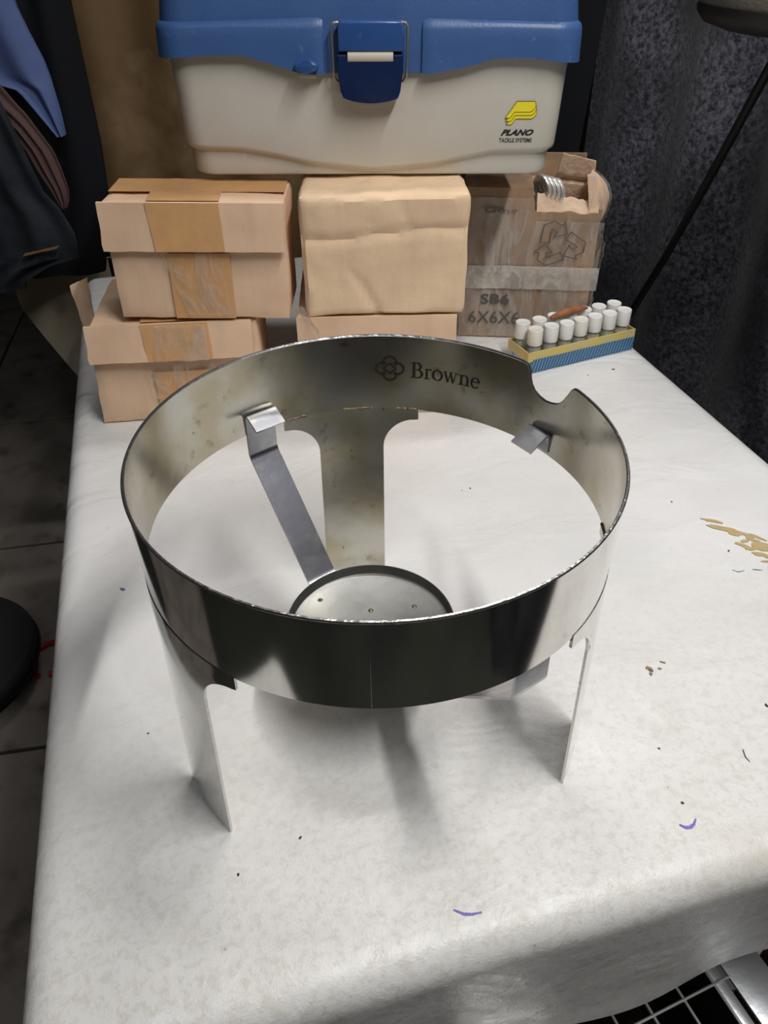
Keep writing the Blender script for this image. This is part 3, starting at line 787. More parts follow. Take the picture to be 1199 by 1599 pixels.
sheet_on(B2, 'clear_tape', lambda t: -0.029, lambda t: 0.041, fp2(0.074, 0.030, -0.0008), 'clear_tape', 0.0026, amp=0.004, nx=18, n2=14, seed=16)
sheet_on(B2, 'clear_tape', lambda t: -0.022+0.006*t, lambda t: 0.038, (lambda t: (-0.0036-sin(radians(13))*0.037*t, 0.1143-cos(radians(13))*0.037*t, -1.0, 0.0)), 'clear_tape', 0.0020, amp=0.0042, nx=20, n2=16, seed=18)
# torn side flap of the lower box
def tf(i, j):
    s = i/7; t = j/7
    x = lerp(lerp(-0.0935, -0.0935, t), lerp(-0.1135, -0.1060, t), s)+0.0015*mn.noise(Vector((0, t*4, 2)))
    return Vector((x, 0.086-0.012*t, lerp(lerp(0.131, 0.123, s), lerp(0.085, 0.066, s), t)+0.002*mn.noise(Vector((s*4, t*4, 8)))))
vs, fs = shell(tf, 8, 8, lambda i, j: Vector((0.0, 0.003, 0))); from_py('side_flap', vs, fs, 'cardboard', B2)

# wide brown tape across the back of the upper left box's top
def bt(i, j):
    return Vector((lerp(-0.084, 0.084, i/15), lerp(0.030, 0.073, j/3), 0.1139+0.0024+0.0004*mn.noise(Vector((i*.7, j, 2)))))
vs, fs = shell(bt, 16, 4, lambda i, j: Vector((0, 0, -0.0004))); from_py('tape', vs, fs, 'tape', B1)
# middle stack
def crush(p, q):
    # creases and dents on the front face of the upper middle box
    if p.y < 1e-5:
        zc = 0.081+0.004*sin(p.x*30)
        q.y += 0.0035*math.exp(-((p.z-zc)/0.0045)**2)
        q.y -= 0.0030*smooth((p.z-zc)/0.03)*(0.6+0.6*mn.noise(Vector((p.x*22, p.z*18, 4))))
        q.y += 0.0030*math.exp(-((p.x+0.035-(0.05-p.z)*0.55)/0.004)**2)*smooth((0.055-p.z)/0.02)
        q.y += 0.0015*math.exp(-((p.x-0.02+(p.z-0.095)*0.4)/0.003)**2)*smooth((p.z-0.08)/0.01)
    q.x *= 1+0.03*mn.noise(Vector((0, p.y*20, p.z*24)))
    if p.z > 0.116: q.z += 0.0025*mn.noise(Vector((p.x*28, p.y*14, 1)))
    return q
B3 = empty('cardboard_box', (0.0130, 0.3850, 0.1186), rot=(0, radians(-0.6), radians(0.5)))
rough_box('body', 0.1600, 0.16, 0.1172, 'cardboard_pale', B3, 0.0013, 0.0045, 0.003, 3, crush)
tag(B3, 'pale crushed cardboard box without tape, on top of the middle stack under the tackle box', 'box', 'cardboard boxes')
B4 = empty('cardboard_box', (0.0035, 0.3880, 0.0004), rotz=radians(0.5))
rough_box('body', 0.166, 0.15, 0.1165, 'cardboard', B4, 0.0010, 0.008, 0.0018, 9)
flap(B4, -0.082, 0.082, 0.1168, 0.040, radians(3), -0.0004, seed=21)
tag(B4, 'pinkish cardboard box at the bottom of the middle stack, half hidden behind the steel ring', 'box', 'cardboard boxes')
# a loose piece of clear tape sticking out between the stacks
def lt(i, j):
    s = i/9; t = j/5
    return Vector((0.088+0.026*s, -0.001-0.010*s-0.004*t, 0.006+0.012*t-0.024*s*s+0.003*sin(s*9+t*4)))
vs, fs = shell(lt, 10, 6, lambda i, j: Vector((0, 0.0003, 0))); from_py('loose_tape', vs, fs, 'clear_tape', B1)

# ------------------------------------------------------------------ wrapped, torn box
WB = empty('torn_cardboard_box', (0.1905, 0.5740, 0.0006), rotz=radians(-6))
tag(WB, 'battered brown cardboard box wrapped in clear plastic, printed SB6, torn open at the top right', 'box', 'cardboard boxes')
WW, WD, WH, wt = 0.157, 0.17, 0.186, 0.004
def wall(name, f, n1, n2, off, m='cardboard_old'):
    vs, fs = shell(f, n1, n2, off); return from_py(name, vs, fs, m, WB)
def fy(x, z): return -0.003*sin(pi*(z/WH))*0.8-0.0022*mn.noise(Vector((x*24, z*20, 7)))
def wf(i, j):
    x = lerp(-WW/2, WW/2, i/27); zt = WH-0.003*abs(mn.noise(Vector((x*60, 0, 2)))) if x < 0.0 else WH-0.026-0.004*mn.noise(Vector((x*60, 0, 2)))
    z = lerp(0, zt, j/30)
    return Vector((x, fy(x, z), z))
wall('front_panel', wf, 28, 31, lambda i, j: Vector((0, wt, 0)))
wall('back_panel', lambda i, j: Vector((lerp(-WW/2, WW/2, i/9), WD, lerp(0, WH, j/9))), 10, 10, lambda i, j: Vector((0, -wt, 0)))
for s in (-1, 1):
    wall('side_panel', lambda i, j: Vector((s*(WW/2+0.001+0.0016*mn.noise(Vector((i*.6, j*.6, s)))), lerp(0.0, WD, i/11), lerp(0, WH-0.002-(0.02 if s > 0 else 0), j/11))), 12, 12, lambda i, j: Vector((-s*wt, 0, 0)))
wall('bottom_panel', lambda i, j: Vector((lerp(-WW/2+.004, WW/2-.004, i/3), lerp(.005, WD-.005, j/3), 0.001)), 4, 4, lambda i, j: Vector((0, 0, wt)))
wall('top_flap', lambda i, j: Vector((lerp(-WW/2, -0.002+0.004*mn.noise(Vector((0, j*.9, 3))), i/9), lerp(0, WD, j/11), WH+0.001+0.0015*mn.noise(Vector((i*.4, j*.4, 1))))), 10, 12, lambda i, j: Vector((0, 0, -wt)))
# inner top: contents lid seen as dark hollow with card below
wall('inner_board', lambda i, j: Vector((lerp(-0.02, WW/2-0.006, i/5), lerp(0.006, WD-0.006, j/5), 0.158)), 6, 6, lambda i, j: Vector((0, 0, -0.003)))
# front torn flap leaning inward
def ff(i, j):
    x = lerp(0.004, WW/2-0.002, i/15); s = j/7; ln = 0.028-0.006*abs(mn.noise(Vector((x*70, 5, 0))))-0.012*(i/15)
    return Vector((x, fy(x, WH-.026)+0.0+ln*s*0.55, WH-0.028+ln*s*0.78+0.002*mn.noise(Vector((x*50, s*3, 0)))))
wall('front_flap', ff, 16, 8, lambda i, j: Vector((0, 0.0035, -0.001)), 'torn_edge')
# tall torn flap at the back of the hole
def bf(i, j):
    s = i/11; t = j/15
    xl = interp(t, [(0, 0.000), (0.35, 0.014), (0.5, 0.026), (1, 0.030)]); xr = interp(t, [(0, 0.070), (0.35, 0.066), (0.55, 0.064), (0.8, 0.070), (1, 0.069)])
    x = lerp(xl, xr, s)
    z = 0.160+lerp(0.058, 0.050, s)*t+(0.0015*mn.noise(Vector((s*9, 3, 0))) if j == 15 else 0)
    y = 0.048-0.020*t+0.007*math.exp(-((t-0.48)/0.05)**2)+0.0015*mn.noise(Vector((s*8, t*8, 2)))
    return Vector((x, y, z))
wall('torn_flap', bf, 12, 16, lambda i, j: Vector((0, 0.0035, 0)), 'torn_edge')
# side flap bulging outwards at the top right, its face turned to the front
def sf(i, j):
    s = i/9; t = j/13
    zz = 0.128+0.072*t
    xr = interp(t, [(0, 0.075), (0.15, 0.081), (0.35, 0.0875), (0.6, 0.090), (0.8, 0.084), (0.92, 0.074), (1, 0.066)])
    xl = interp(t, [(0, 0.071), (0.3, 0.066), (0.7, 0.062), (1, 0.058)])
    return Vector((lerp(xl, xr, s), -0.004+0.022*s*s+0.012*t+0.0018*mn.noise(Vector((s*4, t*7, 5))), zz))
wall('bulging_flap', sf, 10, 14, lambda i, j: Vector((0.001, 0.0035, 0)), 'cardboard')
wall('plastic_wrap', lambda i, j: sf(i, j)+Vector((0.003*(i/9), -0.003, 0.002)), 10, 14, lambda i, j: Vector((0, 0.0003, 0)), 'wrap')
# plastic film over the front
def wrapf(name, x0, x1, z0, z1, m, off, amp, n1=34, n2=40, seed=0):
    def f(i, j):
        x = lerp(x0, x1, i/(n1-1)); z = lerp(z0, z1, j/(n2-1))
        k = abs(mn.noise(Vector((x*60+z*16, z*26, seed))))+0.6*abs(mn.noise(Vector((x*110, z*50, seed+4))))
        return Vector((x, fy(min(max(x, -WW/2), WW/2), z)-off-amp*k, z))
    vs, fs = shell(f, n1, n2, lambda i, j: Vector((0, 0.0003, 0))); return from_py(name, vs, fs, m, WB)
wrapf('plastic_wrap', -WW/2-0.003, 0.0, 0.002, WH-0.010, 'wrap', 0.0012, 0.0018, seed=1)
wrapf('plastic_wrap', -0.002, WW/2+0.006, 0.002, 0.150, 'wrap', 0.0012, 0.0016, seed=2)
wrapf('plastic_band', -WW/2-0.002, WW/2+0.008, 0.068, 0.097, 'wrap_dense', 0.0036, 0.0026, 50, 14, seed=3)
wrapf('plastic_band', -0.054, -0.002, 0.004, WH-0.022, 'wrap', 0.0026, 0.0010, 16, 40, seed=4)
# plastic on the right side
vs, fs = shell(lambda i, j: Vector((WW/2+0.003+0.006*abs(mn.noise(Vector((i*.5, j*.5, 1))))+0.006*j/15, lerp(-0.002, 0.04, i/5), lerp(0.02, 0.125, j/15))), 6, 16, lambda i, j: Vector((0.0003, 0, 0)))
from_py('plastic_wrap', vs, fs, 'wrap_dense', WB)
def wplace(x0, z0):
    return lambda u, v: (x0+u, fy(min(x0+u, WW/2), z0+v)-0.0009, z0+v)
wplace_ = lambda x0, z0, lift: (lambda u, v: (x0+u, fy(x0+u, z0+v)-lift-0.0032, z0+v))
text_on('lettering', 'SB6', wplace_(-0.0545, 0.0475, 0.0011), 0.036, 0.0135, 'print', WB, 0.02)['label'] = 'stencilled code SB6'
text_on('lettering', '6X6X6', wplace_(-0.068, 0.0215, 0.0011), 0.064, 0.0165, 'print', WB, 0.0)['label'] = 'stencilled code 6X6X6'
text_on('lettering', 'Omg', wplace_(-0.058, 0.158, 0.0011), 0.040, 0.008, 'print_faded', WB, 0.02)['label'] = 'faded unreadable print'
# recycling symbol: three folded arrows, outlined
rec = []
base = [[(-0.44, 0.27), (-0.16, 0.74), (0.15, 0.74), (0.28, 0.53), (0.41, 0.60), (0.33, 0.22), (-0.03, 0.30), (0.10, 0.39), (0.0, 0.54), (-0.20, 0.16), (-0.44, 0.27)]]
for k in range(3):
    a = radians(120*k-25)
    for pl_ in base:
        pts = [(x*cos(a)+y*sin(a)-0.0, -x*sin(a)+y*cos(a)) for x, y in pl_]
        rec += poly_line([(x*0.042, y*0.037) for x, y in pts], 0.0012)
strokes('recycling_symbol', rec, wplace_(0.0335, 0.1245, 0.0011), 'print', WB)['label'] = 'printed outline of three recycling arrows'
# metal rings standing in the torn opening
c0 = WB.matrix_basis @ Vector((0, 0, 0))
Rz = Matrix.Rotation(radians(-6), 3, 'Z')
for k in range(4):
    p = Vector(WB.location) + Rz @ Vector((0.0095+0.0052*k, 0.020-0.0012*k, 0.1586+0.0235-0.0010*k))
    ring = lathe('metal_ring', [(0.004, -0.0010), (0.004, 0.0010), (0.0120, 0.0012), (0.0138, 0.0024), (0.0152, 0.0020), (0.0158, 0.0), (0.0152, -0.0020), (0.0138, -0.0024), (0.0120, -0.0012)], 'chrome', None, 36, closed=True)
    ring.location = p; ring.rotation_euler = (0, radians(90-10+2*k), radians(28))
    tag(ring, '%s of four shiny metal rings standing in the torn box opening' % ['leftmost', 'second from left', 'third from left', 'rightmost'][k], 'ring', 'metal rings in the torn box')

# ------------------------------------------------------------------ tackle box
TB = empty('tackle_box', (0.0, 0.4370, 0.2375), rot=(0, radians(0.45), radians(-0.4)))
TB.scale = (0.96, 1.0, 1.07)
tag(TB, 'big blue and beige plastic tackle box sitting on the cardboard boxes', 'tackle box')
STEP = [(-0.187, 0.0255), (-0.130, 0.0240), (-0.095, 0.0190), (-0.062, 0.0125), (0.0, 0.0065), (0.064, 0.0110), (0.098, 0.0175), (0.122, 0.0215), (0.187, 0.0225)]
def zstep(x): return interp(x, STEP)
def rrect(hw, y0, y1, rc, nf=41, nc=6, ns=5):
    """rounded rectangle outline: front (y0) left to right, then round; returns list of (x,y,isfront)"""
    P = []
    for i in range(nf): P.append((lerp(-hw+rc, hw-rc, i/(nf-1)), y0))
    for i in range(1, nc): a = -pi/2+pi/2*i/nc; P.append((hw-rc+rc*cos(a), y0+rc+rc*sin(a)))
    for i in range(ns): P.append((hw, lerp(y0+rc, y1-rc, i/(ns-1))))
    for i in range(1, nc): a = pi/2*i/nc; P.append((hw-rc+rc*cos(a), y1-rc+rc*sin(a)))
    for i in range(9): P.append((lerp(hw-rc, -hw+rc, i/8), y1))
    for i in range(1, nc): a = pi/2+pi/2*i/nc; P.append((-hw+rc+rc*cos(a), y1-rc+rc*sin(a)))
    for i in range(ns): P.append((-hw, lerp(y1-rc, y0+rc, i/(ns-1))))
    for i in range(1, nc): a = pi+pi/2*i/nc; P.append((-hw+rc+rc*cos(a), y0+rc+rc*sin(a)))
    return P
D = 0.20
rows = []   # (inset, rel z: ('abs',z) or ('step',dz))
for ins, kind, z in ((0.024, 'abs', 0.0), (0.0125, 'abs', 0.0003), (0.0098, 'abs', 0.0016), (0.0088, 'abs', 0.0042), (0.0088, 'frac', 0.5), (0.0084, 'step', -0.0036), (0.0060, 'step', -0.0016), (0.0040, 'step', 0.0004), (0.0034, 'step', 0.0030),
        (0.0025, 'top', 0.25), (0.0018, 'top', 0.5), (0.0008, 'top', 0.8), (0.0, 'top', 1.0)):
    ring = []
    HW = 0.1905
    for x, y in rrect(HW-ins, ins, D-ins, 0.022):
        zs_ = zstep(x)
        if kind == 'abs': zz = min(z, zs_-0.0045) if z else z
        elif kind == 'frac': zz = lerp(0.0055, zs_-0.0036, z) if zs_ > 0.0095 else lerp(0.0012, zs_-.0036, .9)
        elif kind == 'step': zz = zs_+z
        else: zz = lerp(zs_+0.003, 0.104, z)
        ring.append((x, y, zz))
    rows.append(ring)
vs = [v for r_ in rows for v in r_]; nr = len(rows[0]); fs = []
for j in range(len(rows)-1):
    for i in range(nr): fs.append((j*nr+i, j*nr+(i+1) % nr, (j+1)*nr+(i+1) % nr, (j+1)*nr+i))
fs.append(tuple(range(nr))); fs.append(tuple(range((len(rows)-1)*nr, len(rows)*nr)))
from_py('base', vs, fs, 'beige', TB)
LIP = [(-0.196, 0.0955), (-0.153, 0.0985), (-0.118, 0.0985), (-0.100, 0.0945), (-0.0697, 0.0865), (-0.055, 0.0845), (0.055, 0.0845), (0.0885, 0.0895), (0.110, 0.0950), (0.1227, 0.0965), (0.150, 0.0960), (0.196, 0.0915)]
rows = []
for out, kind, z in ((0.0010, 'lip', 0), (0.0042, 'lip', 0.0), (0.0046, 'lip', 0.002), (0.0034, 'abs', 0.122), (0.0015, 'abs', 0.135), (-0.0005, 'abs', 0.150), (-0.003, 'abs', 0.170), (-0.010, 'abs', 0.186), (-0.022, 'abs', 0.194), (-0.040, 'abs', 0.197)):
    ring = []
    for x, y in rrect(0.1905+out, -out, D+out, 0.024 if out > -.02 else 0.03, 61):
        ring.append((x, y, interp(x, LIP)+z if kind == 'lip' else z))
    rows.append(ring)
vs = [v for r_ in rows for v in r_]; nr = len(rows[0]); fs = []
for j in range(len(rows)-1):
    for i in range(nr): fs.append((j*nr+i, j*nr+(i+1) % nr, (j+1)*nr+(i+1) % nr, (j+1)*nr+i))
fs.append(tuple(range((len(rows)-1)*nr, len(rows)*nr)))
lid = from_py('lid', vs, fs, 'blue', TB)
# raised panels left and right of the latch, wrapping the corner
def panel(sgn, xi):
    outl = []
    xo = 0.1905+0.0046+0.0042
    yo = -0.0046-0.0042; rc = 0.026
    P = []
    n = 26
    for i in range(n): P.append((lerp(xi, xo-rc, i/(n-1)), yo, 0, -1))
    for i in range(1, 8): a = -pi/2+pi/2*i/8; P.append((xo-rc+rc*cos(a), yo+rc+rc*sin(a), cos(a), sin(a)))
    for i in range(8): P.append((xo, lerp(yo+rc, D*0.75, i/7), 1, 0))
    rowsz = [0.0, 0.15, 0.5, 0.8, 0.93, 1.0]
    ins_ = [0.0, 0.0, 0.0, 0.0, 0.0012, 0.0040]
    def f(i, j):
        x, y, nx_, ny_ = P[i]
        z0_ = interp(sgn*x, LIP)-0.0004; z1_ = (0.1250 if sgn < 0 else 0.1245)-0.004*abs(x)/0.19
        k = ins_[j]+0.0016*rowsz[j]
        e = 0.0015 if i == 0 else 0
        return Vector((sgn*(x-nx_*(k)), y-ny_*(k+e), lerp(z0_, z1_, rowsz[j])))
    vs, fs = shell(f, len(P), 6, lambda i, j: Vector((-sgn*P[i][2]*0.0036, -P[i][3]*0.0036, 0)))
    return from_py('lid_panel', vs, fs, 'blue', lid)
panel(-1, 0.0425); panel(1, 0.0485)
# handle (folded, above the frame)
hp = [(-0.07, 0.09, 0.199), (-0.068, 0.09, 0.212), (-0.055, 0.09, 0.220), (0.055, 0.09, 0.220), (0.068, 0.09, 0.212), (0.07, 0.09, 0.199)]
tube('handle', hp, 0.007, 'blue', TB)
# latch
LX = 0.0035
def slab(name, outline, y, th, m, parent, bulge=0.0, bev=0.0012):
    """outline in (x,z), front at y-th"""
    if name.startswith('latch'): outline = [(x, 0.0985+(z-0.0985)*0.86) for x, z in outline]
    bm = bmesh.new()
    fr = [bm.verts.new((x, y-th, z)) for x, z in outline]; bk = [bm.verts.new((x, y, z)) for x, z in outline]
    n = len(outline); ff_ = bm.faces.new(fr); bm.faces.new(list(reversed(bk)))
    for i in range(n): bm.faces.new((fr[i], bk[i], bk[(i+1) % n], fr[(i+1) % n]))
    if bev: 
        es = [e for e in bm.edges if all(v in fr for v in e.verts)]
        bmesh.ops.bevel(bm, geom=es, offset=bev, segments=3, affect='EDGES', profile=0.5)
    return from_bm(name, bm, m, parent)
slab('latch_plate', [(-0.0285, 0.1020), (0.0300, 0.1020), (0.0300, 0.1235), (0.0275, 0.1262), (-0.0260, 0.1262), (-0.0285, 0.1235)], -0.003, 0.013, 'blue_gloss', TB)
low = [(-0.0300, 0.0995), (-0.0205, 0.0995), (-0.0205, 0.0930), (0.0220, 0.0930), (0.0220, 0.0995), (0.0310, 0.0995)]
low += [(0.0305, 0.085), (0.0285, 0.068), (0.0265, 0.0625)]
low += [(lerp(0.024, -0.022, i/8), 0.0610-0.0030*sin(pi*i/8)) for i in range(9)]
low += [(-0.0250, 0.0625), (-0.0275, 0.068), (-0.0295, 0.085)]
slab('latch_tab', low, -0.002, 0.0135, 'blue_dark', TB)
tube('hinge_pin', [(-0.0200, -0.0120, 0.0975), (0.0215, -0.0120, 0.0975)], 0.0047, 'beige_pin', TB, 16)
slab('latch_base', [(x*0.97+0.0005, z-0.0028) for x, z in low if z < 0.09], 0.000, 0.008, 'beige', TB, bev=0.0008)
for sgn, x in ((-1, -0.0340), (1, 0.0345)):
    tube('wire_bail', [(a_, b_, 0.0985+(c_-0.0985)*0.88) for a_, b_, c_ in [(x-sgn*0.006, -0.011, 0.1245), (x-sgn*0.0015, -0.012, 0.1240), (x, -0.012, 0.1215), (x, -0.013, 0.110), (x-sgn*0.0003, -0.013, 0.090), (x-sgn*0.0005, -0.012, 0.081), (x-sgn*0.003, -0.009, 0.0770), (x-sgn*0.008, -0.006, 0.0755)]], 0.0012, 'wire_old', TB, 8)
# little push catch below the left panel
bm = bmesh.new()
slab('push_catch', [(-0.0585+0.0115*cos(a), 0.0905+0.0048*sin(a)) for a in [2*pi*i/20 for i in range(20)]], -0.006, 0.010, 'blue_gloss', TB, bev=0.0025)
slab('catch_spring', [(-0.0665, 0.0815), (-0.050, 0.0810), (-0.050, 0.0850), (-0.0665, 0.0855)], -0.001, 0.005, 'beige_pin', TB, bev=0.001)
# printed mark on the front
def tbp(x0, z0, lift=0.0):
    def pl(u, v):
        x = x0+u; z = z0+v; zs_ = zstep(x)
        t = (z-zs_-0.003)/(0.104-zs_-0.003)
        ins = interp(t, [(0, 0.0034), (0.25, 0.0025), (0.5, 0.0018), (0.8, 0.0008), (1, 0)])
        return (x, ins-0.0003-lift, z)
    return pl
def P_shape(dx, dy, s=1.0):
    """layered slanted P of the mark; unit: 1199x1066 crop pixels -> metres"""
    top = [(-0.0, 0)]
    raw = [(235, 540), (510, 150), (960, 150), (985, 165), (1003, 200), (1008, 260), (985, 320), (940, 375), (870, 405), (480, 405), (385, 540)]
    return [((x-600+dx)*SCL, -(y-400+dy)*SCL*0.92) for x, y in raw]
SCL = 0.0312/813
def inset_poly(poly, w):
    c = sum((Vector(p) for p in poly), Vector((0, 0)))/len(poly); out = []
    n = len(poly)
    for k in range(n):
        a, b3, c3 = Vector(poly[k-1]), Vector(poly[k]), Vector(poly[(k+1) % n])
        n1 = (b3-a).normalized(); n2 = (c3-b3).normalized()
        m1 = Vector((n1.y, -n1.x)); m2 = Vector((n2.y, -n2.x)); mm = (m1+m2)
        mm = mm/max(0.35, mm.length_squared/2)
        out.append(tuple(b3+mm*w))
    return out
emb = tbp(0.1462, 0.0525)
def layered(name, polys_, m, lift):
    return strokes(name, polys_, tbp(0.1448, 0.0535, lift), m, TB)
for k, (dx, dy) in enumerate(((45, 155), (22, 78), (0, 0))):
    po = P_shape(dx, dy)
    def split(poly):       # concave: bowl and stem separately
        return [[poly[0], poly[1], poly[9], poly[10]], poly[1:10]]
    o1 = layered('emblem_outline', split(po), 'olive', 0.0001+0.0002*k)
    o1['label'] = 'dark outline of the yellow emblem'
    o2 = layered('emblem', split(inset_poly(po, 0.0006)), 'yellow', 0.0002+0.0002*k)
    o2['label'] = 'yellow layered letter P emblem'
text_on('lettering', 'PLANO', tbp(0.1285, 0.0345), 0.0325, 0.0052, 'black_ink', TB, 0.05, 0.45)['label'] = 'black slanted word PLANO'
text_on('lettering', 'TACKLE SYSTEMS', tbp(0.1275, 0.0290), 0.0325, 0.0035, 'black_ink', TB, 0.02, 0.12)['label'] = 'black words TACKLE SYSTEMS'

# ------------------------------------------------------------------ tray of vials
ty = atan2(0.0600, 0.1374)
TR = empty('vial_tray', (0.1905, 0.4762, 0.0010), ty)
tag(TR, 'small open card tray, yellow above striped blue, holding two rows of vials', 'tray')
TLn, TDp, TBh, TYh = 0.1500, 0.0455, 0.0165, 0.0300
def tray_wall(name, p0, p1, z0, z1, m, nrm, th=0.0016):
    p0 = Vector(p0); p1 = Vector(p1)
    def f(i, j):
        s = i/11; p = p0.lerp(p1, s); z = lerp(z0, z1, j/3)
        k = 0.0006*mn.noise(Vector((p.x*60, p.y*60, z*40)))
        return Vector((p.x+nrm[0]*k, p.y+nrm[1]*k, z))
    vs, fs = shell(f, 12, 4, lambda i, j: Vector((-nrm[0]*th, -nrm[1]*th, 0))); return from_py(name, vs, fs, m, TR)
sides = (((0, 0), (TLn, 0), (0, -1)), ((TLn, 0), (TLn, TDp), (1, 0)), ((TLn, TDp), (0, TDp), (0, 1)), ((0, TDp), (0, 0), (-1, 0)))
for a_, b_, nrm in sides:
    tray_wall('blue_side', a_+(0,), b_+(0,), 0, TBh, 'tray_blue', nrm)
    q = 0.0015
    lx = lambda v: -0.0085 if v < 0.001 else v
    a_ = (lx(a_[0]), a_[1]); b_ = (lx(b_[0]), b_[1])
    tray_wall('yellow_side', (a_[0]-nrm[0]*0.0007, a_[1]-nrm[1]*0.0007, 0), (b_[0]-nrm[0]*0.0007, b_[1]-nrm[1]*0.0007, 0), TBh-0.002, 0.0268, 'tray_yellow', nrm, 0.0012)
box('bottom', (TLn/2, TDp/2, 0.0008), (TLn-0.002, TDp-0.002, 0.0014), 'tray_yellow', TR, bev=0.0003)
tb = Vector((cos(ty), sin(ty), 0)); tn = Vector((-sin(ty), cos(ty), 0)); t_o = Vector(TR.location)
def make_vial(idx, row, oil, cap):
    v = empty('glass_vial', (0, 0, 0))
    lathe('bottle', [(0.0001, 0.0), (0.0078, 0.0), (0.0086, 0.0010), (0.0088, 0.0025), (0.0088, 0.0225), (0.0080, 0.0260), (0.0062, 0.0282), (0.0062, 0.0330), (0.0048, 0.0330), (0.0048, 0.0275), (0.0070, 0.0250), (0.0077, 0.0220), (0.0077, 0.0030), (0.0070, 0.0018), (0.0001, 0.0018)], 'glass', v, 24)
    if oil:
        lathe('oil', [(0.0001, 0.0021), (0.0068, 0.0021), (0.0075, 0.0032), (0.0075, 0.021 if oil == 'oil' else 0.012), (0.0001, 0.021 if oil == 'oil' else 0.012)], oil, v, 20)
    cr_ = 0.0091
    vs = []; fs = []
    n = 48; prof = [(0.97, 0.0292), (1.0, 0.0298), (1.0, 0.0465), (0.975, 0.0482), (0.92, 0.0487), (0.80, 0.0482), (0.001, 0.0482)]
    for kx, z in prof:
        for i in range(n):
            a = 2*pi*i/n; rr_ = cr_*kx*(1-(0.014 if (i % 2 and kx > 0.96 and z < 0.047) else 0)); vs.append((rr_*cos(a), rr_*sin(a), z))
    for j in range(len(prof)-1):
        for i in range(n): fs.append((j*n+i, j*n+(i+1) % n, (j+1)*n+(i+1) % n, (j+1)*n+i))
    fs.append(tuple(range((len(prof)-1)*n, len(prof)*n)))
    from_py('cap', vs, fs, cap, v)
    return v
ordn = ['first', 'second', 'third', 'fourth', 'fifth', 'sixth', 'seventh']
oils = {('f', 4): 'oil', ('f', 1): 'oil_pale', ('f', 2): 'oil_pale', ('f', 5): 'oil_pale', ('f', 6): 'oil', ('b', 6): 'oil_pale', ('b', 3): 'oil_pale'}
desc = {'oil': 'with yellow oil', 'oil_pale': 'with pale oil', None: 'nearly empty'}
for row in ('f', 'b'):
    for k in range(7):
        oil = oils.get((row, k)); cap = 'cap_cream' if (row == 'f' and k in (0, 3)) else 'cap'
        v = make_vial(k, row, oil, cap)
        if row == 'f': p = t_o+tb*(0.0088+0.0214*k)+tn*0.0132
        else: p = t_o+tb*(0.0040+0.0222*k)+tn*0.0345
        zz = 0.0030
        v.location = (p.x, p.y, t_o.z+0.0016+(0.0006 if row == 'b' else 0)); v.rotation_euler = (radians(random.uniform(-1.2, 1.2)), radians(random.uniform(-1.2, 1.2)), random.random()*6)
        tag(v, 'white-capped vial %s, %s from left in the tray\'s %s row' % (desc[oil] if row == 'f' else 'partly hidden', ordn[k], 'front' if row == 'f' else 'back'), 'vial', 'white-capped vials in the tray')
# rust-brown stick across the caps
pa = t_o+tb*0.0345+tn*0.0235; pb = t_o+tb*0.0905+tn*0.0270
pts = []; rr = []
for i in range(15):
    t = i/14; p = pa.lerp(pb, t); pts.append((p.x, p.y, t_o.z+0.0016+0.0487+0.0040+0.0022*sin(t*3.1)+0.0012*t)); rr.append(0.0012+0.0036*sin(pi*min(1, (t+0.05)*0.95))**0.6*(0.9+0.25*mn.noise(Vector((t*6, 1, 0)))))
o = tube('cork_stick', pts, rr, 'cork', None, 12); tag(o, 'short rust-brown stick lying on the white vial caps', 'stick')

# ------------------------------------------------------------------ hanging cloths behind the table
def drape(name, path, z0, z1, m, label, cat, folds=(0.02, 9), th=0.004, n=60, nz_=30, seed=0, lean=None, parent=None):
    """path: list of (x,y); cloth hung along it"""
    P = [Vector(p) for p in path]; cum = [0]
    for k in range(len(P)-1): cum.append(cum[-1]+(P[k+1]-P[k]).length)
    tot = cum[-1]
    def at(s):
        d = s*tot
        for k in range(len(P)-1):
            if d <= cum[k+1]+1e-9:
                t = (d-cum[k])/(cum[k+1]-cum[k]); dr = (P[k+1]-P[k]).normalized(); return P[k].lerp(P[k+1], t), Vector((-dr.y, dr.x))
        return P[-1], Vector((0, 1))
    def f(i, j):
        s = i/(n-1); p, nn = at(s); t = j/(nz_-1); z = lerp(z1, z0, t)
        k = folds[0]*sin(s*folds[1]*2*pi+1.5*sin(t*2+seed)+seed)*(0.5+0.5*t)+folds[0]*0.7*mn.noise(Vector((s*folds[1]*1.2, t*3, seed)))
        sh = lean(s, t) if lean else 0
        q = p+nn*k
        tt = Vector((nn.y, -nn.x))
        q = q+tt*sh
        return Vector((q.x, q.y, z+(0.004*mn.noise(Vector((s*9, 3, seed))) if j == nz_-1 else 0)))
    vs, fs = shell(f, n, nz_, lambda i, j: Vector((at(i/(n-1))[1].x*th, at(i/(n-1))[1].y*th, 0)))
    o = from_py(name, vs, fs, m, parent)
    if label: tag(o, label, cat)
    return o
drape('curtain', [(-0.485, 1.085), (-0.10, 1.085)], -0.70, 1.2, 'brown_cloth', 'brown cloth curtain hanging behind the left cardboard boxes and the tackle box', 'curtain', (0.010, 3.2), seed=1)
drape('curtain', [(-0.15, 1.115), (0.15, 1.13), (0.335, 1.13)], -0.70, 1.2, 'black_cloth', 'plain black cloth hanging behind the right side of the tackle box', 'curtain', (0.012, 4), seed=2, lean=lambda s, t: 0.10*s*(1-t))
drape('curtain', [(0.40, 1.24), (0.46, 1.14), (0.60, 0.75), (0.66, 0.2), (0.70, -0.6)], -0.71, 1.2, 'velvet', 'linty black velvet drape hanging along the right side of the table', 'curtain', (0.020, 9), n=150, nz_=60, seed=3)
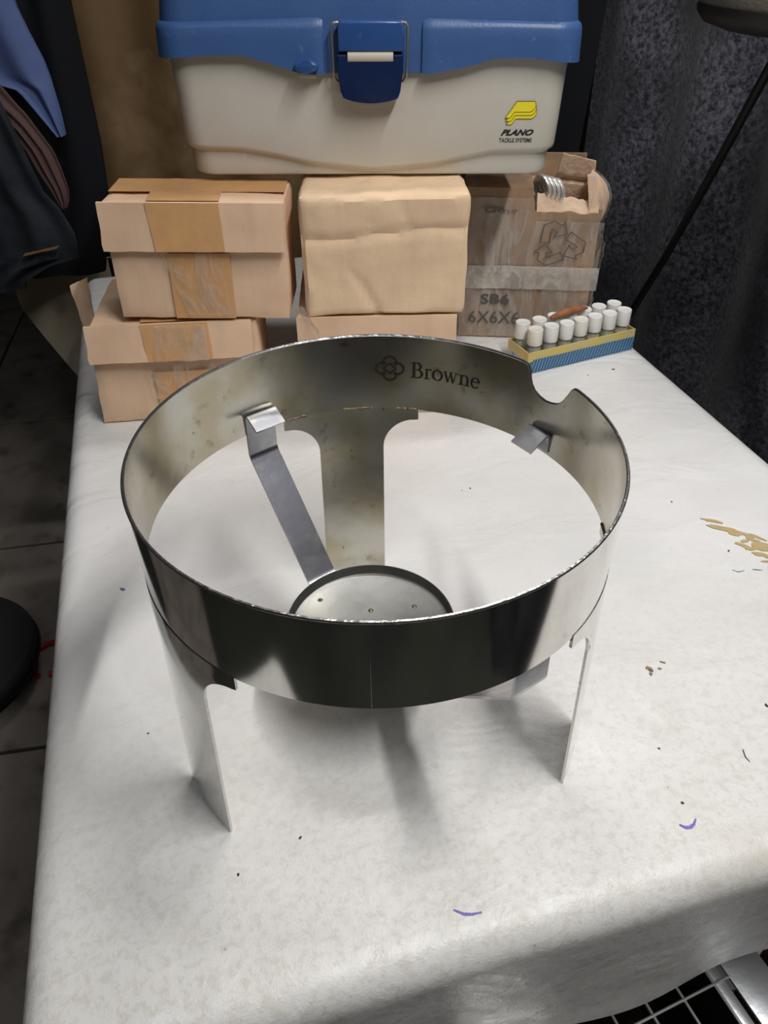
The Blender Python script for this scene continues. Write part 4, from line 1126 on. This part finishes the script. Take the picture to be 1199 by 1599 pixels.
# rail that carries the cloths
def rail(pts, label):
    o = empty('curtain_rail', pts[0])
    loc = Vector(pts[0])
    vs, fs = tube_vf([Vector(p)-loc for p in pts], 0.008, 10); from_py('rail', vs, fs, 'stool_leg', o)
    for p in (pts[0], pts[-1]):
        vs, fs = tube_vf([Vector(p)-loc, Vector((p[0], p[1], RZ1))-loc], 0.004, 8); from_py('hanger', vs, fs, 'stool_leg', o)
    tag(o, label, 'rail')
rail([(-1.05, 0.93, 1.205), (-0.50, 1.00, 1.205), (-0.48, 1.088, 1.205), (-0.10, 1.088, 1.205), (0.34, 1.135, 1.205)], 'black rail carrying the brown curtain and the hung clothes')
rail([(0.40, 1.24, 1.212), (0.46, 1.14, 1.212), (0.60, 0.75, 1.212), (0.66, 0.2, 1.212), (0.70, -0.6, 1.212)], 'black rail carrying the velvet drape')

# clothes hanging at the left, each a thick folded sheet
def garment(name, rows_, y0, bulge, m, label, cat, seed=0, th=0.008, fold=0.006, nf=3.0):
    rows_ = sorted(rows_, reverse=True); z1, z0 = rows_[0][0], rows_[-1][0]
    L_ = sorted([(z, a) for z, a, b2 in rows_]); R_ = sorted([(z, b2) for z, a, b2 in rows_])
    n1, n2 = 30, 44
    zs = [lerp(0.45, z0, j/(n2-5)) for j in range(n2-4)]
    zs = [1.20, 0.95, 0.75, 0.58]+zs; n2 = len(zs)
    def f(i, j):
        z = zs[j]; s = i/(n1-1); x = lerp(interp(z, L_), interp(z, R_), s)
        y = y0-bulge*sin(pi*s)**0.7+fold*sin(s*nf*2*pi+seed+z*5)+fold*0.8*mn.noise(Vector((s*5, z*8, seed)))
        return Vector((x, y, z))
    vs, fs = shell(f, n1, n2, lambda i, j: Vector((0, th, 0)))
    o = from_py(name, vs, fs, m, None); tag(o, label, cat, 'clothes on the rail'); return o, f
garment('black_coat', [(1.2, -0.56, -0.41), (0.346, -0.57, -0.428), (0.226, -0.612, -0.430), (0.148, -0.638, -0.431), (0.072, -0.665, -0.436), (0.006, -0.688, -0.453), (-0.056, -0.709, -0.47)], 0.975, 0.02, 'black_cloth', 'long black coat hanging between the dark denim and the brown curtain', 'coat', 1)
garment('blue_shirt', [(1.2, -0.66, -0.50), (0.38, -0.61, -0.489), (0.339, -0.60, -0.485), (0.310, -0.595, -0.477), (0.276, -0.590, -0.466), (0.253, -0.570, -0.462), (0.240, -0.515, -0.461), (0.207, -0.490, -0.458), (0.178, -0.467, -0.458)], 0.915, 0.012, 'blue_cloth', 'pale blue shirt sleeve showing at the top left corner', 'shirt', 2, nf=1.5)
garment('maroon_trousers', [(1.2, -0.66, -0.55), (0.26, -0.60, -0.52), (0.227, -0.560, -0.499), (0.214, -0.540, -0.489), (0.197, -0.520, -0.481), (0.167, -0.505, -0.465), (0.141, -0.497, -0.460), (0.114, -0.485, -0.457), (0.097, -0.479, -0.459), (0.086, -0.474, -0.465)], 0.868, 0.006, 'maroon_cloth', 'narrow strip of maroon cloth between the blue shirt and the dark denim', 'clothes', 3, th=0.004, fold=0.002)
dn, dnf = garment('denim_trousers', [(1.2, -0.66, -0.56), (0.256, -0.60, -0.515), (0.236, -0.60, -0.510), (0.204, -0.60, -0.502), (0.162, -0.605, -0.494), (0.118, -0.610, -0.484), (0.091, -0.613, -0.466), (0.053, -0.626, -0.453), (0.018, -0.638, -0.457), (0.009, -0.641, -0.500), (-0.017, -0.65, -0.548), (-0.03, -0.655, -0.554)], 0.838, 0.012, 'denim', 'dark denim trousers with an orange stitched hem, hanging at the left edge', 'trousers', 4, fold=0.004)
vs = []; fs = []
for k in range(11):
    x = -0.530+0.0050*k; z = 0.031+0.0010*k
    b0 = len(vs); y = 0.8135-0.001*sin(k)
    for dx, dz in ((0, 0), (0.0032, 0.0006), (0.0032, 0.0016), (0, 0.0010)): vs.append((x+dx, y, z+dz))
    for dx, dz in ((0, 0), (0.0032, 0.0006), (0.0032, 0.0016), (0, 0.0010)): vs.append((x+dx, y+0.012, z+dz))
    fs += [(b0, b0+1, b0+2, b0+3), (b0+4, b0+5, b0+6, b0+7)]+[(b0+i, b0+(i+1) % 4, b0+4+(i+1) % 4, b0+4+i) for i in range(4)]
tag(from_py('stitching', vs, fs, 'stitch', dn, False), kind='stuff')
# pale cloth hanging below the coats
drape('beige_cloth', [(-0.655, 1.02), (-0.48, 1.03)], -0.42, -0.01, 'beige_cloth', 'dull beige cloth hanging behind the left table edge below the dark clothes', 'cloth', (0.006, 1.5), n=30, seed=5, lean=lambda s, t: (1-s)*0.14*max(0, (t-0.3)/0.7)**1.1)

# ------------------------------------------------------------------ stool and floor litter at the left
st = empty('low_stool', (-0.800, 0.600, FZ))
sz = 0.100
tag(st, 'low round black vinyl stool standing on the floor at the left of the table', 'stool')
lathe('seat', [(0.0001, sz-0.030), (0.158, sz-0.030), (0.163, sz-0.022), (0.163, sz-0.008), (0.158, sz-0.001), (0.148, sz+0.001), (0.12, sz+0.002), (0.0001, sz+0.003)], 'stool', st, 64)
lathe('seat_rim', [(0.155, sz-0.036), (0.1645, sz-0.035), (0.167, sz-0.028), (0.1645, sz-0.020), (0.155, sz-0.020)], 'stool_leg', st, 64, closed=True)
for k in range(4):
    a = pi/4+k*pi/2
    tube('leg', [(0.10*cos(a), 0.10*sin(a), sz-0.028), (0.105*cos(a), 0.105*sin(a), 0.001)], 0.012, 'stool_leg', st, 10)
pts = [(-0.650+0.036*cos(a), 0.667+0.043*sin(a), FZ+0.0065) for a in [lerp(-1.2, 4.6, i/30) for i in range(31)]]
o = tube('red_cord', pts, 0.0055, 'red', None, 8); tag(o, 'loop of red cord lying on the tiles between the stool and the table', 'cord')

# unseen dark mat, added so the front of the steel band mirrors something dark
mt = box('added_reflection_mat', (-0.25, -1.12, FZ+0.004), (2.7, 2.0, 0.007), 'added_mat_rubber', None, bev=0.002)
tag(mt, 'unseen black mat added in front of the table to darken the steel reflection', 'mat')

# ------------------------------------------------------------------ padded object and rod at the top right
sd = empty('padded_stool', (0.455, 0.52, FZ), rotz=0.1)
tag(sd, 'grey padded seat with a black underside, in the top right corner above the slanting rod', 'seat')
z_ = 0.357-FZ
def lt2(prof, m, name):
    vs = []; fs = []; n = 48
    for r, z in prof:
        for i in range(n): a = 2*pi*i/n; vs.append((0.76*r*cos(a), 0.62*r*sin(a), z-0.02*r*cos(a)))
    for j in range(len(prof)-1):
        for i in range(n): fs.append((j*n+i, j*n+(i+1) % n, (j+1)*n+(i+1) % n, (j+1)*n+i))
    fs.append(tuple(range(n))); fs.append(tuple(range((len(prof)-1)*n, len(prof)*n)))
    o = from_py(name, vs, fs, m, sd); return o
lt2([(0.001, z_-0.012), (0.14, z_-0.012), (0.168, z_-0.006), (0.178, z_+0.002), (0.180, z_+0.008)], 'rubber', 'underside')
lt2([(0.176, z_+0.007), (0.1795, z_+0.012), (0.178, z_+0.030), (0.165, z_+0.048), (0.12, z_+0.060), (0.001, z_+0.063)], 'grey_cloth', 'cushion')
inv = (Matrix.Translation((0.455, 0.52, FZ)) @ Matrix.Rotation(0.1, 4, 'Z')).inverted()
def wl(*p): return inv @ Vector(p)
tube('rod', [wl(0.436, 0.562, 0.352), wl(0.437, 0.60, 0.300), wl(0.434, 0.68, 0.165), wl(0.428, 0.75, 0.041), wl(0.410, 0.85, -0.138), wl(0.400, 0.95, -0.33), wl(0.385, 1.08, -0.715)], [0.0055, 0.0055, 0.0055, 0.0055, 0.0055, 0.0055, 0.0055], 'rubber', sd, 10)
tube('leg', [wl(0.530, 0.49, 0.352), wl(0.585, 0.46, 0.0), wl(0.590, 0.40, -0.715)], 0.009, 'rubber', sd, 10)

# ------------------------------------------------------------------ steel tray and wire rack, bottom right
ra = atan2(0.0415, -0.0)  # placeholder angle, set from the bars below
KZ = -0.34
# bars: long ones run along d1, cross ones along d2
p0 = Vector((0.2735, -0.0905)); d1 = Vector((0.0925, 0.0355)).normalized(); d2 = Vector((-d1.y, d1.x))
ca = atan2(d1.y, d1.x)
cab = empty('steel_cabinet', (0.205, 0.02, FZ), ca)
# local frame: x along d1, y along d2
CW, CD = 0.30, 0.42; H_ = KZ-FZ
def loc(p): 
    q = Vector((p[0]-0.205, p[1]-0.02)); return q.dot(d1), q.dot(d2)
xe, ye = loc((0.352, -0.035))
x1c = xe; x0c = x1c-CW; y1c = ye+0.22; y0c = y1c-CD
bm = bmesh.new()
for (cx, cy_, sx, sy) in ((x0c, (y0c+y1c)/2, 0.003, CD), (x1c-0.048, (y0c+y1c)/2, 0.003, CD), ((x0c+x1c-0.048)/2, y0c, CW-0.048, 0.003), ((x0c+x1c-0.048)/2, y1c, CW-0.048, 0.003)):
    box_bm(bm, (cx, cy_, H_/2), (sx, sy, H_-0.004), 0, 0.0006, 1)
box_bm(bm, ((x0c+x1c-0.048)/2, (y0c+y1c)/2, H_-0.10), (CW-0.05, CD-0.002, 0.003), 0, 0.0006, 1)
from_bm('cabinet_body', bm, 'sheet_dark', cab)
box('rim_flange', (x1c-0.020, (y0c+y1c)/2, H_-0.002), (0.040, CD, 0.004), 'sheet', cab, bev=0.001)
box('rim_strip', (x1c-0.0515, (y0c+y1c)/2, H_-0.001), (0.011, CD, 0.004), 'sheet', cab, bev=0.001)
tag(cab, 'open stainless steel cabinet below the front right edge of the table', 'cabinet')
rack = empty('wire_rack', (cab.location.x, cab.location.y, FZ+H_+0.0040), ca)
for yy in (y0c+0.01+0.043*k for k in range(10)):
    tube('long_wire', [(x0c+0.002, yy, 0.0), (x1c-0.042, yy, 0.0)], 0.0014, 'chrome', rack, 8)
for k in range(8):
    xx = x1c-0.058-0.034*k
    if xx > x0c: tube('cross_wire', [(xx, y0c+0.002, -0.0024), (xx, y1c-0.002, -0.0024)], 0.0014, 'chrome', rack, 8)
tag(rack, 'chrome wire rack lying over the open steel cabinet', 'rack')
